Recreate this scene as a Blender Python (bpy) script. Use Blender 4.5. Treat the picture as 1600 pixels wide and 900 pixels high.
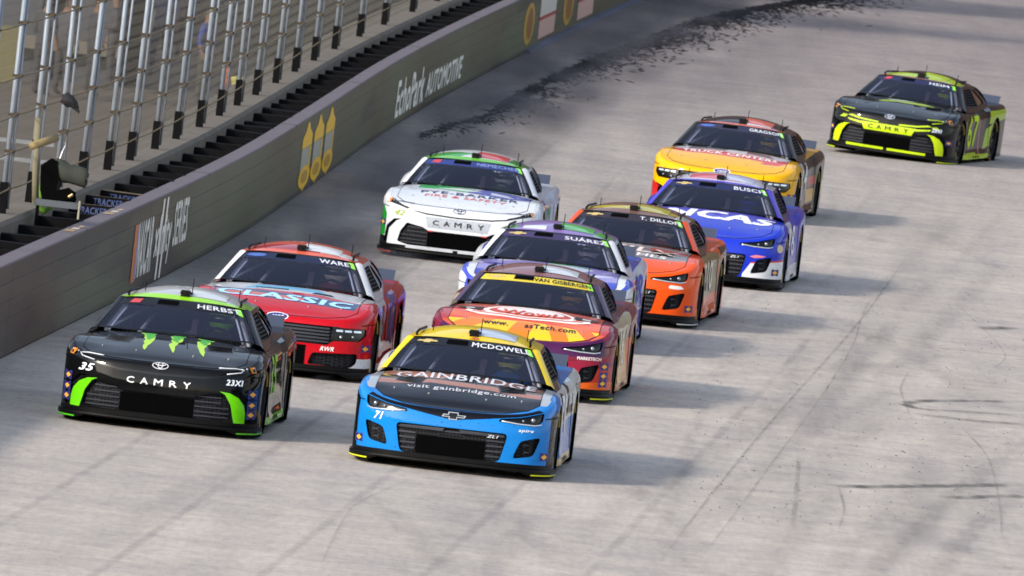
import bpy, bmesh, math, random
import numpy as np
from mathutils import Vector, Matrix
from mathutils.geometry import delaunay_2d_cdt, tessellate_polygon

random.seed(7); RNG = np.random.default_rng(7)
SC = bpy.context.scene
for o in list(bpy.data.objects): bpy.data.objects.remove(o)
COL = SC.collection

# ------------------------------------------------------------------ camera, sky, sun, exposure
F_PX, CAM_H, PITCH, ROLL = 24900.87, 9.486, 0.0498356, 0.1093494   # telephoto from the stand, in 1600 px units
cp, sp, cr, sr = math.cos(PITCH), math.sin(PITCH), math.cos(ROLL), math.sin(ROLL)
cam_d = bpy.data.cameras.new('camera'); cam = bpy.data.objects.new('camera', cam_d); COL.objects.link(cam)
up0 = Vector((0, sp, cp)); rt0 = Vector((1, 0, 0)); fw = Vector((0, cp, -sp))
right = cr * rt0 + sr * up0; up = -sr * rt0 + cr * up0
M = Matrix((right, up, -fw)).transposed().to_4x4(); M.translation = (0, 0, CAM_H)
cam.matrix_world = M
cam_d.sensor_width = 36; cam_d.lens = F_PX / 1600 * 36
cam_d.clip_start = 1; cam_d.clip_end = 6000
cam_d.dof.use_dof = True; cam_d.dof.focus_distance = 157; cam_d.dof.aperture_fstop = 15.0
SC.camera = cam
SUN_DIR = Vector((1.5, 1.6, -1.0)).normalized()        # the way the light travels
EL = math.asin(-SUN_DIR.z); AZ = math.atan2(-SUN_DIR.x, -SUN_DIR.y)   # compass angle of the sun, from +Y towards +X
W = bpy.data.worlds.new('World'); SC.world = W; W.use_nodes = True
nt = W.node_tree; bg = nt.nodes['Background']
sky = nt.nodes.new('ShaderNodeTexSky'); sky.sky_type = 'NISHITA'; sky.sun_disc = False
sky.sun_elevation = EL; sky.sun_rotation = AZ; sky.dust_density = 1.5
hs = nt.nodes.new('ShaderNodeHueSaturation'); hs.inputs['Saturation'].default_value = .68      # a milky evening sky
nt.links.new(sky.outputs[0], hs.inputs['Color']); nt.links.new(hs.outputs[0], bg.inputs[0]); bg.inputs[1].default_value = 0.15
sd = bpy.data.lights.new('sun', 'SUN'); sd.energy = 2.15; sd.angle = math.radians(6); sd.color = (1, .92, .80)
sun = bpy.data.objects.new('sun', sd); COL.objects.link(sun)
sun.rotation_euler = SUN_DIR.to_track_quat('-Z', 'Y').to_euler()
SC.view_settings.view_transform = 'Standard'; SC.view_settings.look = 'None'
SC.view_settings.exposure = 0.94; SC.view_settings.gamma = 1; SC.view_settings.use_curve_mapping = False
SC.cycles.max_bounces = 6; SC.cycles.transparent_max_bounces = 24
SC.cycles.pixel_filter_type = 'BLACKMAN_HARRIS'; SC.cycles.filter_width = 1.7
SC.cycles.caustics_reflective = False; SC.cycles.caustics_refractive = False

def at(u, v, z=0.0):                                   # where a line of sight meets the level z
    u = u - 800.0; v = v - 450.0
    X = u * cr + v * sr; Y = -u * sr + v * cr
    dx = X / F_PX; du = -Y / F_PX
    dy = cp + du * sp; dz = -sp + du * cp
    t = (z - CAM_H) / dz
    return np.array((dx * t, dy * t))

# ------------------------------------------------------------------ materials
def C(h):
    h = h.lstrip('#'); r = [int(h[i:i + 2], 16) / 255 for i in (0, 2, 4)]
    return tuple(c / 12.92 if c <= .04045 else ((c + .055) / 1.055) ** 2.4 for c in r) + (1,)
MATS = {}
def nodes(m): return m.node_tree.nodes, m.node_tree.links, m.node_tree.nodes['Principled BSDF']
def mat(name, col, rough=.5, metal=0, coat=0, noise=0, nscale=8, bump=0, bscale=60, spec=.5):
    key = (name, col, rough, metal, coat, noise, nscale, bump, spec)
    if key in MATS: return MATS[key]
    m = bpy.data.materials.new(name); m.use_nodes = True; N, L, b = nodes(m)
    c = C(col) if isinstance(col, str) else tuple(col) + (1,)
    b.inputs['Base Color'].default_value = c; b.inputs['Roughness'].default_value = rough
    b.inputs['Metallic'].default_value = metal; b.inputs['Coat Weight'].default_value = coat
    b.inputs['Coat Roughness'].default_value = .04; b.inputs['Coat IOR'].default_value = 1.38; b.inputs['Specular IOR Level'].default_value = spec
    if noise:
        tc = N.new('ShaderNodeTexCoord'); n = N.new('ShaderNodeTexNoise'); n.inputs['Scale'].default_value = nscale
        n.inputs['Detail'].default_value = 5
        mx = N.new('ShaderNodeMix'); mx.data_type = 'RGBA'
        mx.inputs[6].default_value = tuple(x * (1 - noise) for x in c[:3]) + (1,)
        mx.inputs[7].default_value = tuple(min(1, x * (1 + noise)) for x in c[:3]) + (1,)
        L.new(tc.outputs['Object'], n.inputs['Vector']); L.new(n.outputs['Fac'], mx.inputs[0])
        L.new(mx.outputs[2], b.inputs['Base Color'])
        if name == 'car_paint':                        # small specks of rubber stuck to the paint
            n3 = N.new('ShaderNodeTexNoise'); n3.inputs['Scale'].default_value = 55; n3.inputs['Detail'].default_value = 1; r3 = N.new('ShaderNodeValToRGB'); r3.color_ramp.elements[0].position = .69; r3.color_ramp.elements[1].position = .74
            r3.color_ramp.elements[0].color = (1, 1, 1, 1); r3.color_ramp.elements[1].color = (.35, .34, .34, 1); m3 = N.new('ShaderNodeMix'); m3.data_type = 'RGBA'; m3.blend_type = 'MULTIPLY'; m3.inputs[0].default_value = 1
            L.new(tc.outputs['Object'], n3.inputs['Vector']); L.new(n3.outputs['Fac'], r3.inputs[0]); L.new(mx.outputs[2], m3.inputs[6]); L.new(r3.outputs[0], m3.inputs[7]); L.new(m3.outputs[2], b.inputs['Base Color'])
        if bump:
            n2 = N.new('ShaderNodeTexNoise'); n2.inputs['Scale'].default_value = bscale
            bp = N.new('ShaderNodeBump'); bp.inputs['Strength'].default_value = bump; bp.inputs['Distance'].default_value = .02
            L.new(tc.outputs['Object'], n2.inputs['Vector']); L.new(n2.outputs['Fac'], bp.inputs['Height'])
            L.new(bp.outputs[0], b.inputs['Normal'])
    MATS[key] = m; return m
def paint(col, rough=.5): return mat('car_paint', tuple(.82 * c for c in C(col)[:3]), rough, coat=.65, noise=.08, nscale=5, spec=.03)
def wrap(col): return mat('vinyl', col, .45, spec=.25)
BLACK = mat('black_plastic', '#070708', .5, spec=.15); GLOSSBLACK = mat('gloss_black', '#060607', .2, coat=.35, spec=.3)
DARK = mat('dark_void', '#020203', .9, spec=.05); GREY = mat('grey_metal', '#8a8d92', .4, metal=.7)
CHROME = mat('chrome', '#d8dade', .15, metal=1); WHITE = wrap('#eceeee')
RUBBER = mat('tyre_rubber', '#08080a', .8, noise=.3, nscale=20, spec=.15); RIM = mat('rim_metal', '#1c1d20', .35, metal=.8)
LAMP = mat('lamp_glass', '#dfe4ea', .12, metal=.6, coat=1); PROJ = mat('lamp_projector', '#7f858e', .2, metal=.5, coat=1); GRILLE = mat('grille_black', '#0c0c0f', .6, noise=.2, nscale=30, spec=.12)
MESHBLACK = mat('grille_bar', '#34363e', .5, spec=.25)
def mesh_pattern(m, a, b_):                            # woven grille mesh, about two centimetres to a cell
    N, L, b = nodes(m); tc = N.new('ShaderNodeTexCoord'); mp = N.new('ShaderNodeMapping'); mp.inputs['Rotation'].default_value = (0, .785, 0); c = N.new('ShaderNodeTexChecker'); c.inputs['Scale'].default_value = 42
    c.inputs['Color1'].default_value = C(a); c.inputs['Color2'].default_value = C(b_); L.new(tc.outputs['Object'], mp.inputs[0]); L.new(mp.outputs[0], c.inputs['Vector']); L.new(c.outputs['Color'], b.inputs['Base Color'])
mesh_pattern(GRILLE, '#050506', '#202127')
def glass_mat():
    m = bpy.data.materials.new('windshield_glass'); m.use_nodes = True; N, L, b = nodes(m)
    b.inputs['Base Color'].default_value = (.024, .031, .066, 1); b.inputs['Roughness'].default_value = .06
    b.inputs['Coat Weight'].default_value = .6; b.inputs['Coat Roughness'].default_value = .02
    t = N.new('ShaderNodeBsdfTransparent'); t.inputs[0].default_value = (.82, .84, .93, 1)
    mx = N.new('ShaderNodeMixShader'); mx.inputs[0].default_value = .62
    L.new(b.outputs[0], mx.inputs[1]); L.new(t.outputs[0], mx.inputs[2]); L.new(mx.outputs[0], N['Material Output'].inputs[0])
    return m
GLASS = glass_mat(); DARKGLASS = mat('dark_glass', '#05060a', .08, coat=1)

# ------------------------------------------------------------------ object helpers
def link(o, parent=None):
    COL.objects.link(o)
    if parent is not None: o.parent = parent
    return o
def tag(o, label=None, cat=None, group=None, kind=None):
    if label: o['label'] = label
    if cat: o['category'] = cat
    if group: o['group'] = group
    if kind: o['kind'] = kind
    return o
def empty(name, loc=(0, 0, 0), rz=0, parent=None):
    o = bpy.data.objects.new(name, None); o.location = loc; o.rotation_euler = (0, 0, rz); o.empty_display_size = .2
    return link(o, parent)
def raw(name, V, Fc, mats, parent=None, fm=None, smooth=False, normals=None):
    me = bpy.data.meshes.new(name); me.from_pydata([tuple(map(float, v)) for v in V], [], [tuple(map(int, f)) for f in Fc])
    for m in (mats if isinstance(mats, (list, tuple)) else [mats]): me.materials.append(m)
    if fm is not None: me.polygons.foreach_set('material_index', np.array(fm, dtype=np.int32))
    me.polygons.foreach_set('use_smooth', np.full(len(me.polygons), smooth or normals is not None))
    me.update()
    if normals is not None: me.normals_split_custom_set_from_vertices([tuple(map(float, n)) for n in normals])
    return link(bpy.data.objects.new(name, me), parent)
class MB:                                              # gathers boxes, tubes and sheets into one mesh
    def __init__(s): s.V = []; s.F = []; s.m = []
    def add(s, V, Fc, mi=0):
        k = len(s.V); s.V += [tuple(v) for v in V]; s.F += [tuple(i + k for i in f) for f in Fc]; s.m += [mi] * len(Fc)
    def hexa(s, P, mi=0):                              # eight corners: bottom loop then top loop
        s.add(P, [(3, 2, 1, 0), (4, 5, 6, 7), (0, 1, 5, 4), (1, 2, 6, 5), (2, 3, 7, 6), (3, 0, 4, 7)], mi)
    def box(s, a, b, mi=0):
        x0, y0, z0 = a; x1, y1, z1 = b
        s.hexa([(x0, y0, z0), (x1, y0, z0), (x1, y1, z0), (x0, y1, z0), (x0, y0, z1), (x1, y0, z1), (x1, y1, z1), (x0, y1, z1)], mi)
    def tube(s, pts, r, n=8, mi=0, cap=True):
        pts = [Vector(p) for p in pts]; rs = r if isinstance(r, (list, tuple)) else [r] * len(pts)
        V = []; Fc = []
        for i, p in enumerate(pts):
            d = (pts[min(i + 1, len(pts) - 1)] - pts[max(i - 1, 0)]).normalized()
            a = d.orthogonal().normalized() if abs(d.z) > .9 else d.cross(Vector((0, 0, 1))).normalized()
            b = d.cross(a)
            for k in range(n):
                t = 2 * math.pi * k / n; V.append(p + rs[i] * (math.cos(t) * a + math.sin(t) * b))
        for i in range(len(pts) - 1):
            for k in range(n):
                k2 = (k + 1) % n; Fc.append((i * n + k, i * n + k2, (i + 1) * n + k2, (i + 1) * n + k))
        if cap: Fc += [tuple(range(n - 1, -1, -1)), tuple(range((len(pts) - 1) * n, len(pts) * n))]
        s.add(V, Fc, mi)
    def build(s, name, mats, parent=None, smooth=False): return raw(name, s.V, s.F, mats, parent, s.m, smooth)

def spline(xs, ys):
    xs = np.array(xs, float); ys = np.array(ys, float)
    d = np.diff(ys) / np.diff(xs); t = np.empty_like(ys); t[0] = d[0]; t[-1] = d[-1]
    t[1:-1] = np.where(d[:-1] * d[1:] > 0, 2 * d[:-1] * d[1:] / (d[:-1] + d[1:] + 1e-12), 0)
    def f(x):
        x = np.clip(np.asarray(x, float), xs[0], xs[-1]); i = np.clip(np.searchsorted(xs, x, side='right') - 1, 0, len(xs) - 2)
        h = xs[i + 1] - xs[i]; u = (x - xs[i]) / h
        return ((1 + 2 * u) * (1 - u) ** 2 * ys[i] + u * (1 - u) ** 2 * h * t[i] + u * u * (3 - 2 * u) * ys[i + 1] + u * u * (u - 1) * h * t[i + 1])
    return f
def inside(P, poly):
    x, y = P[:, 0], P[:, 1]; r = np.zeros(len(P), bool); poly = np.asarray(poly, float)
    a = poly; b = np.roll(poly, -1, 0)
    for (x0, y0), (x1, y1) in zip(a, b):
        if y0 == y1: continue
        c = ((y0 > y) != (y1 > y)) & (x < (x1 - x0) * (y - y0) / (y1 - y0) + x0); r ^= c
    return r
def dens(poly, step=.05, closed=True):
    poly = [tuple(p) for p in poly]; out = []
    for i in range(len(poly) if closed else len(poly) - 1):
        a = np.array(poly[i], float); b = np.array(poly[(i + 1) % len(poly)], float); n = max(1, int(np.linalg.norm(b - a) / step + .5))
        for k in range(n): out.append(tuple(a + (b - a) * k / n))
    if not closed: out.append(poly[-1])
    return out
def rounded(poly, r=.03, n=3):
    out = []; poly = [np.array(p, float) for p in poly]
    for i, p in enumerate(poly):
        a = poly[i - 1] - p; b = poly[(i + 1) % len(poly)] - p; la, lb = np.linalg.norm(a), np.linalg.norm(b)
        q = min(r, la * .45, lb * .45); A = p + a / la * q; B = p + b / lb * q
        for k in range(n + 1):
            t = k / n; out.append(tuple((1 - t) ** 2 * A + 2 * t * (1 - t) * p + t * t * B))
    return out
def ellipse(cx, cy, rx, ry, n=20): return [(cx + rx * math.cos(2 * math.pi * k / n), cy + ry * math.sin(2 * math.pi * k / n)) for k in range(n)]
def mirror(poly): return [(-x, y) for x, y in reversed(poly)]

class Surf:                                            # a smooth map (u, v) -> point with its normal
    def __init__(s, fn, hint): s.fn = fn; s.hint = np.array(hint, float) if not callable(hint) else hint
    def P(s, U): U = np.asarray(U, float).reshape(-1, 2); return s.fn(U[:, 0], U[:, 1])
    def N(s, U):
        U = np.asarray(U, float).reshape(-1, 2); e = 2e-3
        a = s.fn(U[:, 0] + e, U[:, 1]) - s.fn(U[:, 0] - e, U[:, 1]); b = s.fn(U[:, 0], U[:, 1] + e) - s.fn(U[:, 0], U[:, 1] - e)
        n = np.cross(a, b); n /= np.linalg.norm(n, axis=1)[:, None] + 1e-12
        h = s.hint(U) if callable(s.hint) else s.hint
        sg = np.sign((n * h).sum(1)); sg[sg == 0] = 1
        return n * sg[:, None]
def cdt(outline, holes, regions, pts):
    V = []; E = []
    def loop(p):
        k = len(V); V.extend(Vector((float(a), float(b))) for a, b in p); n = len(p); E.extend((k + i, k + (i + 1) % n) for i in range(n))
    loop(outline)
    for h in holes: loop(h)
    for r in regions: loop(r)
    V.extend(Vector((float(a), float(b))) for a, b in pts)
    r = delaunay_2d_cdt(V, E, [], 0, 1e-5)
    U = np.array([tuple(v) for v in r[0]]); T = np.array([f for f in r[2]], int).reshape(-1, 3)
    c = U[T].mean(1); ar = np.abs(np.cross(U[T[:, 1]] - U[T[:, 0]], U[T[:, 2]] - U[T[:, 0]]))
    k = inside(c, outline) & (ar > 1e-9)
    for h in holes: k &= ~inside(c, h)
    return U, T[k], c[k]
def grid_pts(outline, step):
    o = np.array(outline); a = o.min(0); b = o.max(0)
    sx, sy = (step, step) if np.isscalar(step) else step
    X, Y = np.meshgrid(np.arange(a[0] + sx / 2, b[0], sx), np.arange(a[1] + sy / 2, b[1], sy)); P = np.c_[X.ravel(), Y.ravel()]
    return P[inside(P, outline)]
class Geo:                                             # gathers several panels into one mesh with analytic normals
    def __init__(s): s.V = []; s.N = []; s.F = []; s.m = []; s.mats = []
    def mi(s, m):
        if m not in s.mats: s.mats.append(m)
        return s.mats.index(m)
    def panel(s, surf, outline, base, holes=(), regions=(), step=.06, off=0, pts=None):
        holes = list(holes); regs = [r for r in regions]
        U, T, c = cdt(outline, holes, [r[0] for r in regs], grid_pts(outline, step) if pts is None else pts)
        if not len(T): return
        fm = np.full(len(T), s.mi(base))
        for r, m in regs: fm[inside(c, r)] = s.mi(m)
        used = np.unique(T); mp = np.full(len(U), -1); mp[used] = np.arange(len(used)); U = U[used]; T = mp[T]
        P = surf.P(U); N = surf.N(U); P = P + N * off
        g = np.cross(P[T[:, 1]] - P[T[:, 0]], P[T[:, 2]] - P[T[:, 0]]); fl = (g * N[T].mean(1)).sum(1) < 0
        T[fl] = T[fl][:, ::-1]
        k = len(s.V); s.V += list(P); s.N += list(N); s.F += [tuple(t + k) for t in T]; s.m += list(fm)
    def patch(s, Pg, mt, hint):                        # a grid of points (rows x cols x 3)
        R, K, _ = Pg.shape; a = np.gradient(Pg, axis=0); b = np.gradient(Pg, axis=1); N = np.cross(a, b); N /= np.linalg.norm(N, axis=2)[..., None] + 1e-12
        sg = np.sign((N * np.array(hint)).sum(2)); N *= np.where(sg == 0, 1, sg)[..., None]
        k = len(s.V); s.V += list(Pg.reshape(-1, 3)); s.N += list(N.reshape(-1, 3)); i = s.mi(mt)
        for r in range(R - 1):
            for c in range(K - 1):
                q = [k + r * K + c, k + r * K + c + 1, k + (r + 1) * K + c + 1, k + (r + 1) * K + c]
                A, B, D = (np.array(s.V[q[0]]), np.array(s.V[q[1]]), np.array(s.V[q[3]]))
                if np.dot(np.cross(B - A, D - A), s.N[q[0]]) < 0: q = q[::-1]
                s.F.append(tuple(q)); s.m.append(i)
    def walls(s, surf, poly, depth, mt, direction):    # the cut edge of an opening
        U = np.array(poly); P = surf.P(U); Q = P + np.array(direction) * depth; n = len(P); k = len(s.V); c = P.mean(0)
        i = s.mi(mt)
        for j in range(n):
            j2 = (j + 1) % n; quad = [P[j], P[j2], Q[j2], Q[j]]; kk = len(s.V)
            nn = np.cross(P[j2] - P[j], Q[j] - P[j]); nn /= np.linalg.norm(nn) + 1e-12
            if np.dot(nn, c - P[j]) < 0: nn = -nn
            s.V += quad; s.N += [nn] * 4; s.F.append((kk, kk + 1, kk + 2, kk + 3)); s.m.append(i)
    def build(s, name, parent=None): return raw(name, s.V, s.F, s.mats, parent, s.m, True, s.N)

TEXT = {}
def text_geo(body, bold, shear):
    key = (body, shear)
    if key not in TEXT:
        cu = bpy.data.curves.new('t', 'FONT'); cu.body = body; cu.shear = shear; cu.resolution_u = 2; cu.space_character = 1.06
        o = bpy.data.objects.new('t', cu); me = bpy.data.meshes.new_from_object(o)
        bm = bmesh.new(); bm.from_mesh(me); bmesh.ops.triangulate(bm, faces=bm.faces); bmesh.ops.remove_doubles(bm, verts=bm.verts, dist=1e-4)
        v = np.array([q.co[:2] for q in bm.verts]); bm.verts.index_update(); f = np.array([[q.index for q in p.verts] for p in bm.faces])
        bm.free(); bpy.data.objects.remove(o); bpy.data.curves.remove(cu); bpy.data.meshes.remove(me)
        a = v.min(0); b = v.max(0); TEXT[key] = ((v - (a + b) / 2) / (b - a), f)
    return TEXT[key]
def lettering(name, body, surf, cx, cy, w, h, m, parent, off=.004, rot=0, bold=.02, shear=0, step=None, warp=None):
    v, f = text_geo(body, bold, shear); v = v * np.array((w, h)); bm = bmesh.new(); q = min(bold, .06) * h; qx = min(bold, .06) * 1.1 * w / max(3, len(body))
    for j, (dx, dy) in enumerate(((0, 0), (qx, q * .6), (-qx, -q * .6), (qx, -q * .6), (-qx, q * .6)) if bold > .012 else ((0, 0),)):   # bold strokes: the letter laid five times
        vs = [bm.verts.new((a + dx, b + dy, j * .0003)) for a, b in v]
        for t in f:
            try: bm.faces.new([vs[i] for i in t])
            except ValueError: pass
    if step:
        for ax in (0, 1):
            lo, hi = v[:, ax].min(), v[:, ax].max()
            for c in np.arange(lo + step, hi, step):
                no = (1, 0, 0) if ax == 0 else (0, 1, 0); co = (c, 0, 0) if ax == 0 else (0, c, 0)
                bmesh.ops.bisect_plane(bm, geom=bm.verts[:] + bm.edges[:] + bm.faces[:], plane_co=co, plane_no=no)
        bmesh.ops.triangulate(bm, faces=bm.faces)
    bm.verts.index_update(); lay = np.array([q.co.z for q in bm.verts]); U = np.array([q.co[:2] for q in bm.verts]); T = [[q.index for q in p.verts] for p in bm.faces]; bm.free()
    if warp: U = warp(U)
    c, s_ = math.cos(rot), math.sin(rot); U = np.c_[U[:, 0] * c - U[:, 1] * s_ + cx, U[:, 0] * s_ + U[:, 1] * c + cy]
    N = surf.N(U); P = surf.P(U) + N * (off + lay)[:, None]
    T2 = []
    for t in T:
        g = np.cross(P[t[1]] - P[t[0]], P[t[2]] - P[t[0]]); T2.append(t if np.dot(g, N[t[0]]) > 0 else t[::-1])
    return raw(name, P, T2, m, parent, None, True, N)
def decal(name, poly, surf, m, parent, off=.003, regions=(), step=.08, holes=()):
    g = Geo(); g.panel(surf, dens(poly, step), m, [dens(h, step) for h in holes], [(dens(r, step), k) for r, k in regions], step, off); return g.build(name, parent)
# ------------------------------------------------------------------ stock car: the body surfaces (nose at y = 0, tail at y = 4.9, x to the picture's right)
_half = [(0, 0), (.25, .006), (.45, .024), (.62, .066), (.76, .135), (.86, .235), (.925, .35), (.962, .48), (.98, .65), (.985, .95), (.975, 1.5), (.962, 2.2),
         (.968, 2.9), (.985, 3.5), (.988, 3.95), (.975, 4.4), (.955, 4.65), (.90, 4.80), (.80, 4.87), (.5, 4.905), (0, 4.91)]
_hx = np.array([p[0] for p in _half]); _hy = np.array([p[1] for p in _half])
_t = np.r_[0, np.cumsum(np.hypot(np.diff(_hx), np.diff(_hy)))]
_fx, _fy = spline(_t, _hx), spline(_t, _hy)
_tt = np.linspace(0, _t[-1], 3000); _px, _py = _fx(_tt), _fy(_tt)
_ss = np.r_[0, np.cumsum(np.hypot(np.diff(_px), np.diff(_py)))]; SMAX = _ss[-1]
def plan(s):                                           # the outline seen from above and its outward normal
    a = np.abs(s); x = np.interp(a, _ss, _px); y = np.interp(a, _ss, _py); e = .01
    a0, a1 = np.clip(a - e, 0, SMAX), np.clip(a + e, 0, SMAX)
    tx = np.interp(a1, _ss, _px) - np.interp(a0, _ss, _px); ty = np.interp(a1, _ss, _py) - np.interp(a0, _ss, _py)
    tx = np.where(a < e, 1, tx); ty = np.where(a < e, 0, ty)
    l = np.hypot(tx, ty) + 1e-12; nx, ny = ty / l, -tx / l; sg = np.where(s < 0, -1, 1)
    return x * sg, y, nx * sg, ny
_kf = _py < 1.0; _kside = (_py > .5) & (_py < 4.75)
def s_of_x(x): x = np.asarray(x, float); return np.sign(x) * np.interp(np.abs(x), _px[_kf], _ss[_kf])
def s_of_y(y, sg=1): return sg * np.interp(y, _py[_kside], _ss[_kside])
ZB = .10
NOSE = {'coupe': (.612, .68, .758), 'sedan': (.665, .715, .775), 'muscle': (.645, .70, .77)}
class Shape:
    def __init__(s, kind):
        a, b, c = NOSE[kind]
        s.kind = kind
        s.hc = spline([0, .12, .3, .6, 1.0, 1.3, 1.7, 3.3, 4.1, 4.95], [a - .02, a, b, c, .838, .875, .885, .88, .89, .90])
        s.he = spline([0, .12, .3, .6, .95, 1.4, 2.4, 3.2, 3.8, 4.3, 4.95], [.63, .645, .685, .765, .808, .80, .80, .85, .885, .89, .885])
        s.shell = Surf(s._shell, s._shellhint); s.deck = Surf(lambda x, y: np.stack([x, y, s.H(x, y)], -1), (0, 0, 1))
        s.wind = Surf(s._wind, (0, -.6, .8)); s.roof = Surf(s._roof, (0, 0, 1))
        s.side = {k: Surf(lambda y, z, k=k: np.stack([k * s.xs(y, z), y, z], -1), (k, 0, .4)) for k in (1, -1)}
        s.rear = Surf(s._rear, (0, .5, .8))
    def H(s, x, y):
        q = np.clip(np.abs(x) / .87, 0, 1.15); h = s.hc(y) + (s.he(y) - s.hc(y)) * q ** 2.6
        r = np.clip((np.abs(x) - .40) / .10, -1, 1); m = np.clip((y - .25) / .4, 0, 1) * np.clip((1.45 - y) / .3, 0, 1)
        return h - .010 * (r * .5 + .5) * m * np.clip((.86 - np.abs(x)) / .2, 0, 1)
    def inset(s, y): return np.where(np.asarray(y) < .6, .075, .095)
    def ztop(s, sv):
        x, y, nx, ny = plan(sv); i = s.inset(y); return s.H(x - nx * i, y - ny * i)
    def _shell(s, sv, z):
        x, y, nx, ny = plan(sv); i = s.inset(y); zt = s.H(x - nx * i, y - ny * i); h = np.where(y < .6, .10, .15)
        q = np.clip((z - (zt - h)) / h, 0, .9995); d = i * (1 - np.sqrt(1 - q * q))
        front = np.clip((.55 - y) / .4, 0, 1); d = d + front * .03 * np.clip((z - .42) / .2, 0, 1.2) ** 2 * (1 - q)
        d = d + front * .012 * np.clip((.30 - z) / .2, 0, 1)
        mid = np.clip((y - 1.3) / .3, 0, 1) * np.clip((3.35 - y) / .3, 0, 1); d = d + mid * .025 * np.clip((z - .25) / .3, 0, 1) - mid * .035 * np.clip((.24 - z) / .12, 0, 1)
        return np.stack([x - nx * d, y - ny * d, z], -1)
    def _shellhint(s, U):
        x, y, nx, ny = plan(U[:, 0]); return np.stack([nx, ny, np.full_like(nx, .25)], -1)
    def _wind(s, u, v):
        bx, by, bz = .785 * u, 1.30 + .255 * u * u, .884 - .020 * np.abs(u) ** 2.4
        tx, ty, tz = .58 * u, 1.975 + .09 * u * u, 1.192 - .031 * u * u
        w = v + .10 * v * (1 - v); bow = 4 * v * (1 - v) * .022
        return np.stack([bx + (tx - bx) * v, by + (ty - by) * v - bow * .4, bz + (tz - bz) * w + bow * .3], -1)
    def xs(s, y, z): return .868 - .64 * (z - .82) - .035 * np.clip((y - 2.2) / 1.2, 0, 2) ** 2
    def zc(s, y): return spline([1.97, 2.2, 2.6, 3.0, 3.3], [1.192, 1.245, 1.285, 1.283, 1.25])(y)
    def _roof(s, u, w):
        yf = 1.975 + .09 * np.clip(np.abs(u), 0, 1) ** 2 + .06 * np.clip((np.abs(u) - .88) / .12, 0, 1); y = yf + (3.28 - yf) * w
        ze = 1.150 + .004 * np.sin(w * 3.1); xe = s.xs(y, ze); zc = s.zc(y)
        return np.stack([xe * u, y, ze + (zc - ze) * (1 - np.abs(u) ** 2.3)], -1)
    def _rear(s, u, v):
        a = s._roof(u * .97, np.ones_like(u)); bx, by = .74 * u, 4.16 - .10 * u * u; bz = s.H(bx, by) + .004
        return np.stack([a[..., 0] + (bx - a[..., 0]) * v, a[..., 1] + (by - a[..., 1]) * v, a[..., 2] + (bz - a[..., 2]) * v + .05 * 4 * v * (1 - v)], -1)
    def fp(s, poly, step=.03): return [(float(s_of_x(x)), z) for x, z in dens(poly, step)]           # a front-view polygon on the shell
    def sp(s, poly, sg, step=.08): return [(float(s_of_y(y, sg)), z) for y, z in dens(poly, step)]    # a side-view polygon on the shell
    def front(s): return Surf(lambda x, z: s._shell(s_of_x(x), z), lambda U: s._shellhint(np.c_[s_of_x(U[:, 0]), U[:, 1]]))
    def flank(s, sg): return Surf(lambda y, z: s._shell(s_of_y(y, sg), z), lambda U: s._shellhint(np.c_[s_of_y(U[:, 0], sg), U[:, 1]]))
SHAPES = {k: Shape(k) for k in NOSE}

HOODS = {k: dens([(-.80, .42), (-.70, .235), (-.5, .135), (-.25, .10), (0, .095), (.25, .10), (.5, .135), (.70, .235), (.80, .42), (.79, 1.0), (.785, 1.535)]
         + [(.785 * u, 1.285 + .25 * u * u) for u in np.linspace(.8, -.8, 9)] + [(-.785, 1.535), (-.79, 1.0)], .06) for k in NOSE}
CABIN = dens([(.785 * u, 1.31 + .255 * u * u) for u in np.linspace(-1, 1, 11)] + [(.84, 1.66), (.845, 2.2), (.83, 3.0), (.78, 3.6), (.72, 4.05), (0, 4.15), (-.72, 4.05), (-.78, 3.6), (-.83, 3.0), (-.845, 2.2), (-.84, 1.66)], .08)
ARCH = {}
def arch(yc, sg, r=.385): return [(float(s_of_y(yc + r * math.cos(a), sg)), .335 + r * math.sin(a)) for a in np.linspace(-.95, math.pi + .95, 26)]
YF, YR = .955, 3.75

# openings of the three noses, as seen from the front (x, z), right half mirrored where paired
FACE = {
 'coupe': dict(grille=rounded([(-.545, .435), (.545, .435), (.485, .155), (-.485, .155)], .05),
               duct=rounded([(-.855, .425), (-.665, .375), (-.605, .20), (-.80, .235)], .04),
               lamp=rounded([(-.885, .655), (-.66, .60), (-.455, .572), (-.44, .545), (-.62, .530), (-.80, .525), (-.865, .575)], .012)),
 'sedan': dict(grille=rounded([(-.63, .435), (-.42, .40), (-.36, .365), (.36, .365), (.42, .40), (.63, .435), (.70, .33), (.735, .195), (.60, .165), (-.60, .165), (-.735, .195), (-.70, .33)], .02),
               duct=rounded([(-.70, .475), (-.80, .462), (-.885, .37), (-.91, .17), (-.872, .155), (-.848, .34), (-.765, .44)], .01),
               lamp=rounded([(-.93, .705), (-.885, .70), (-.76, .655), (-.60, .612), (-.585, .598), (-.76, .628), (-.905, .655)], .008)),
 'muscle': dict(grille=rounded([(-.60, .572), (.60, .572), (.565, .375), (-.565, .375)], .03),
                duct=rounded([(-.86, .305), (-.40, .285), (-.36, .16), (-.80, .15), (-.86, .20)], .03),
                lamp=rounded([(-.925, .565), (-.63, .568), (-.575, .42), (-.87, .435), (-.925, .50)], .015)),
}
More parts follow.
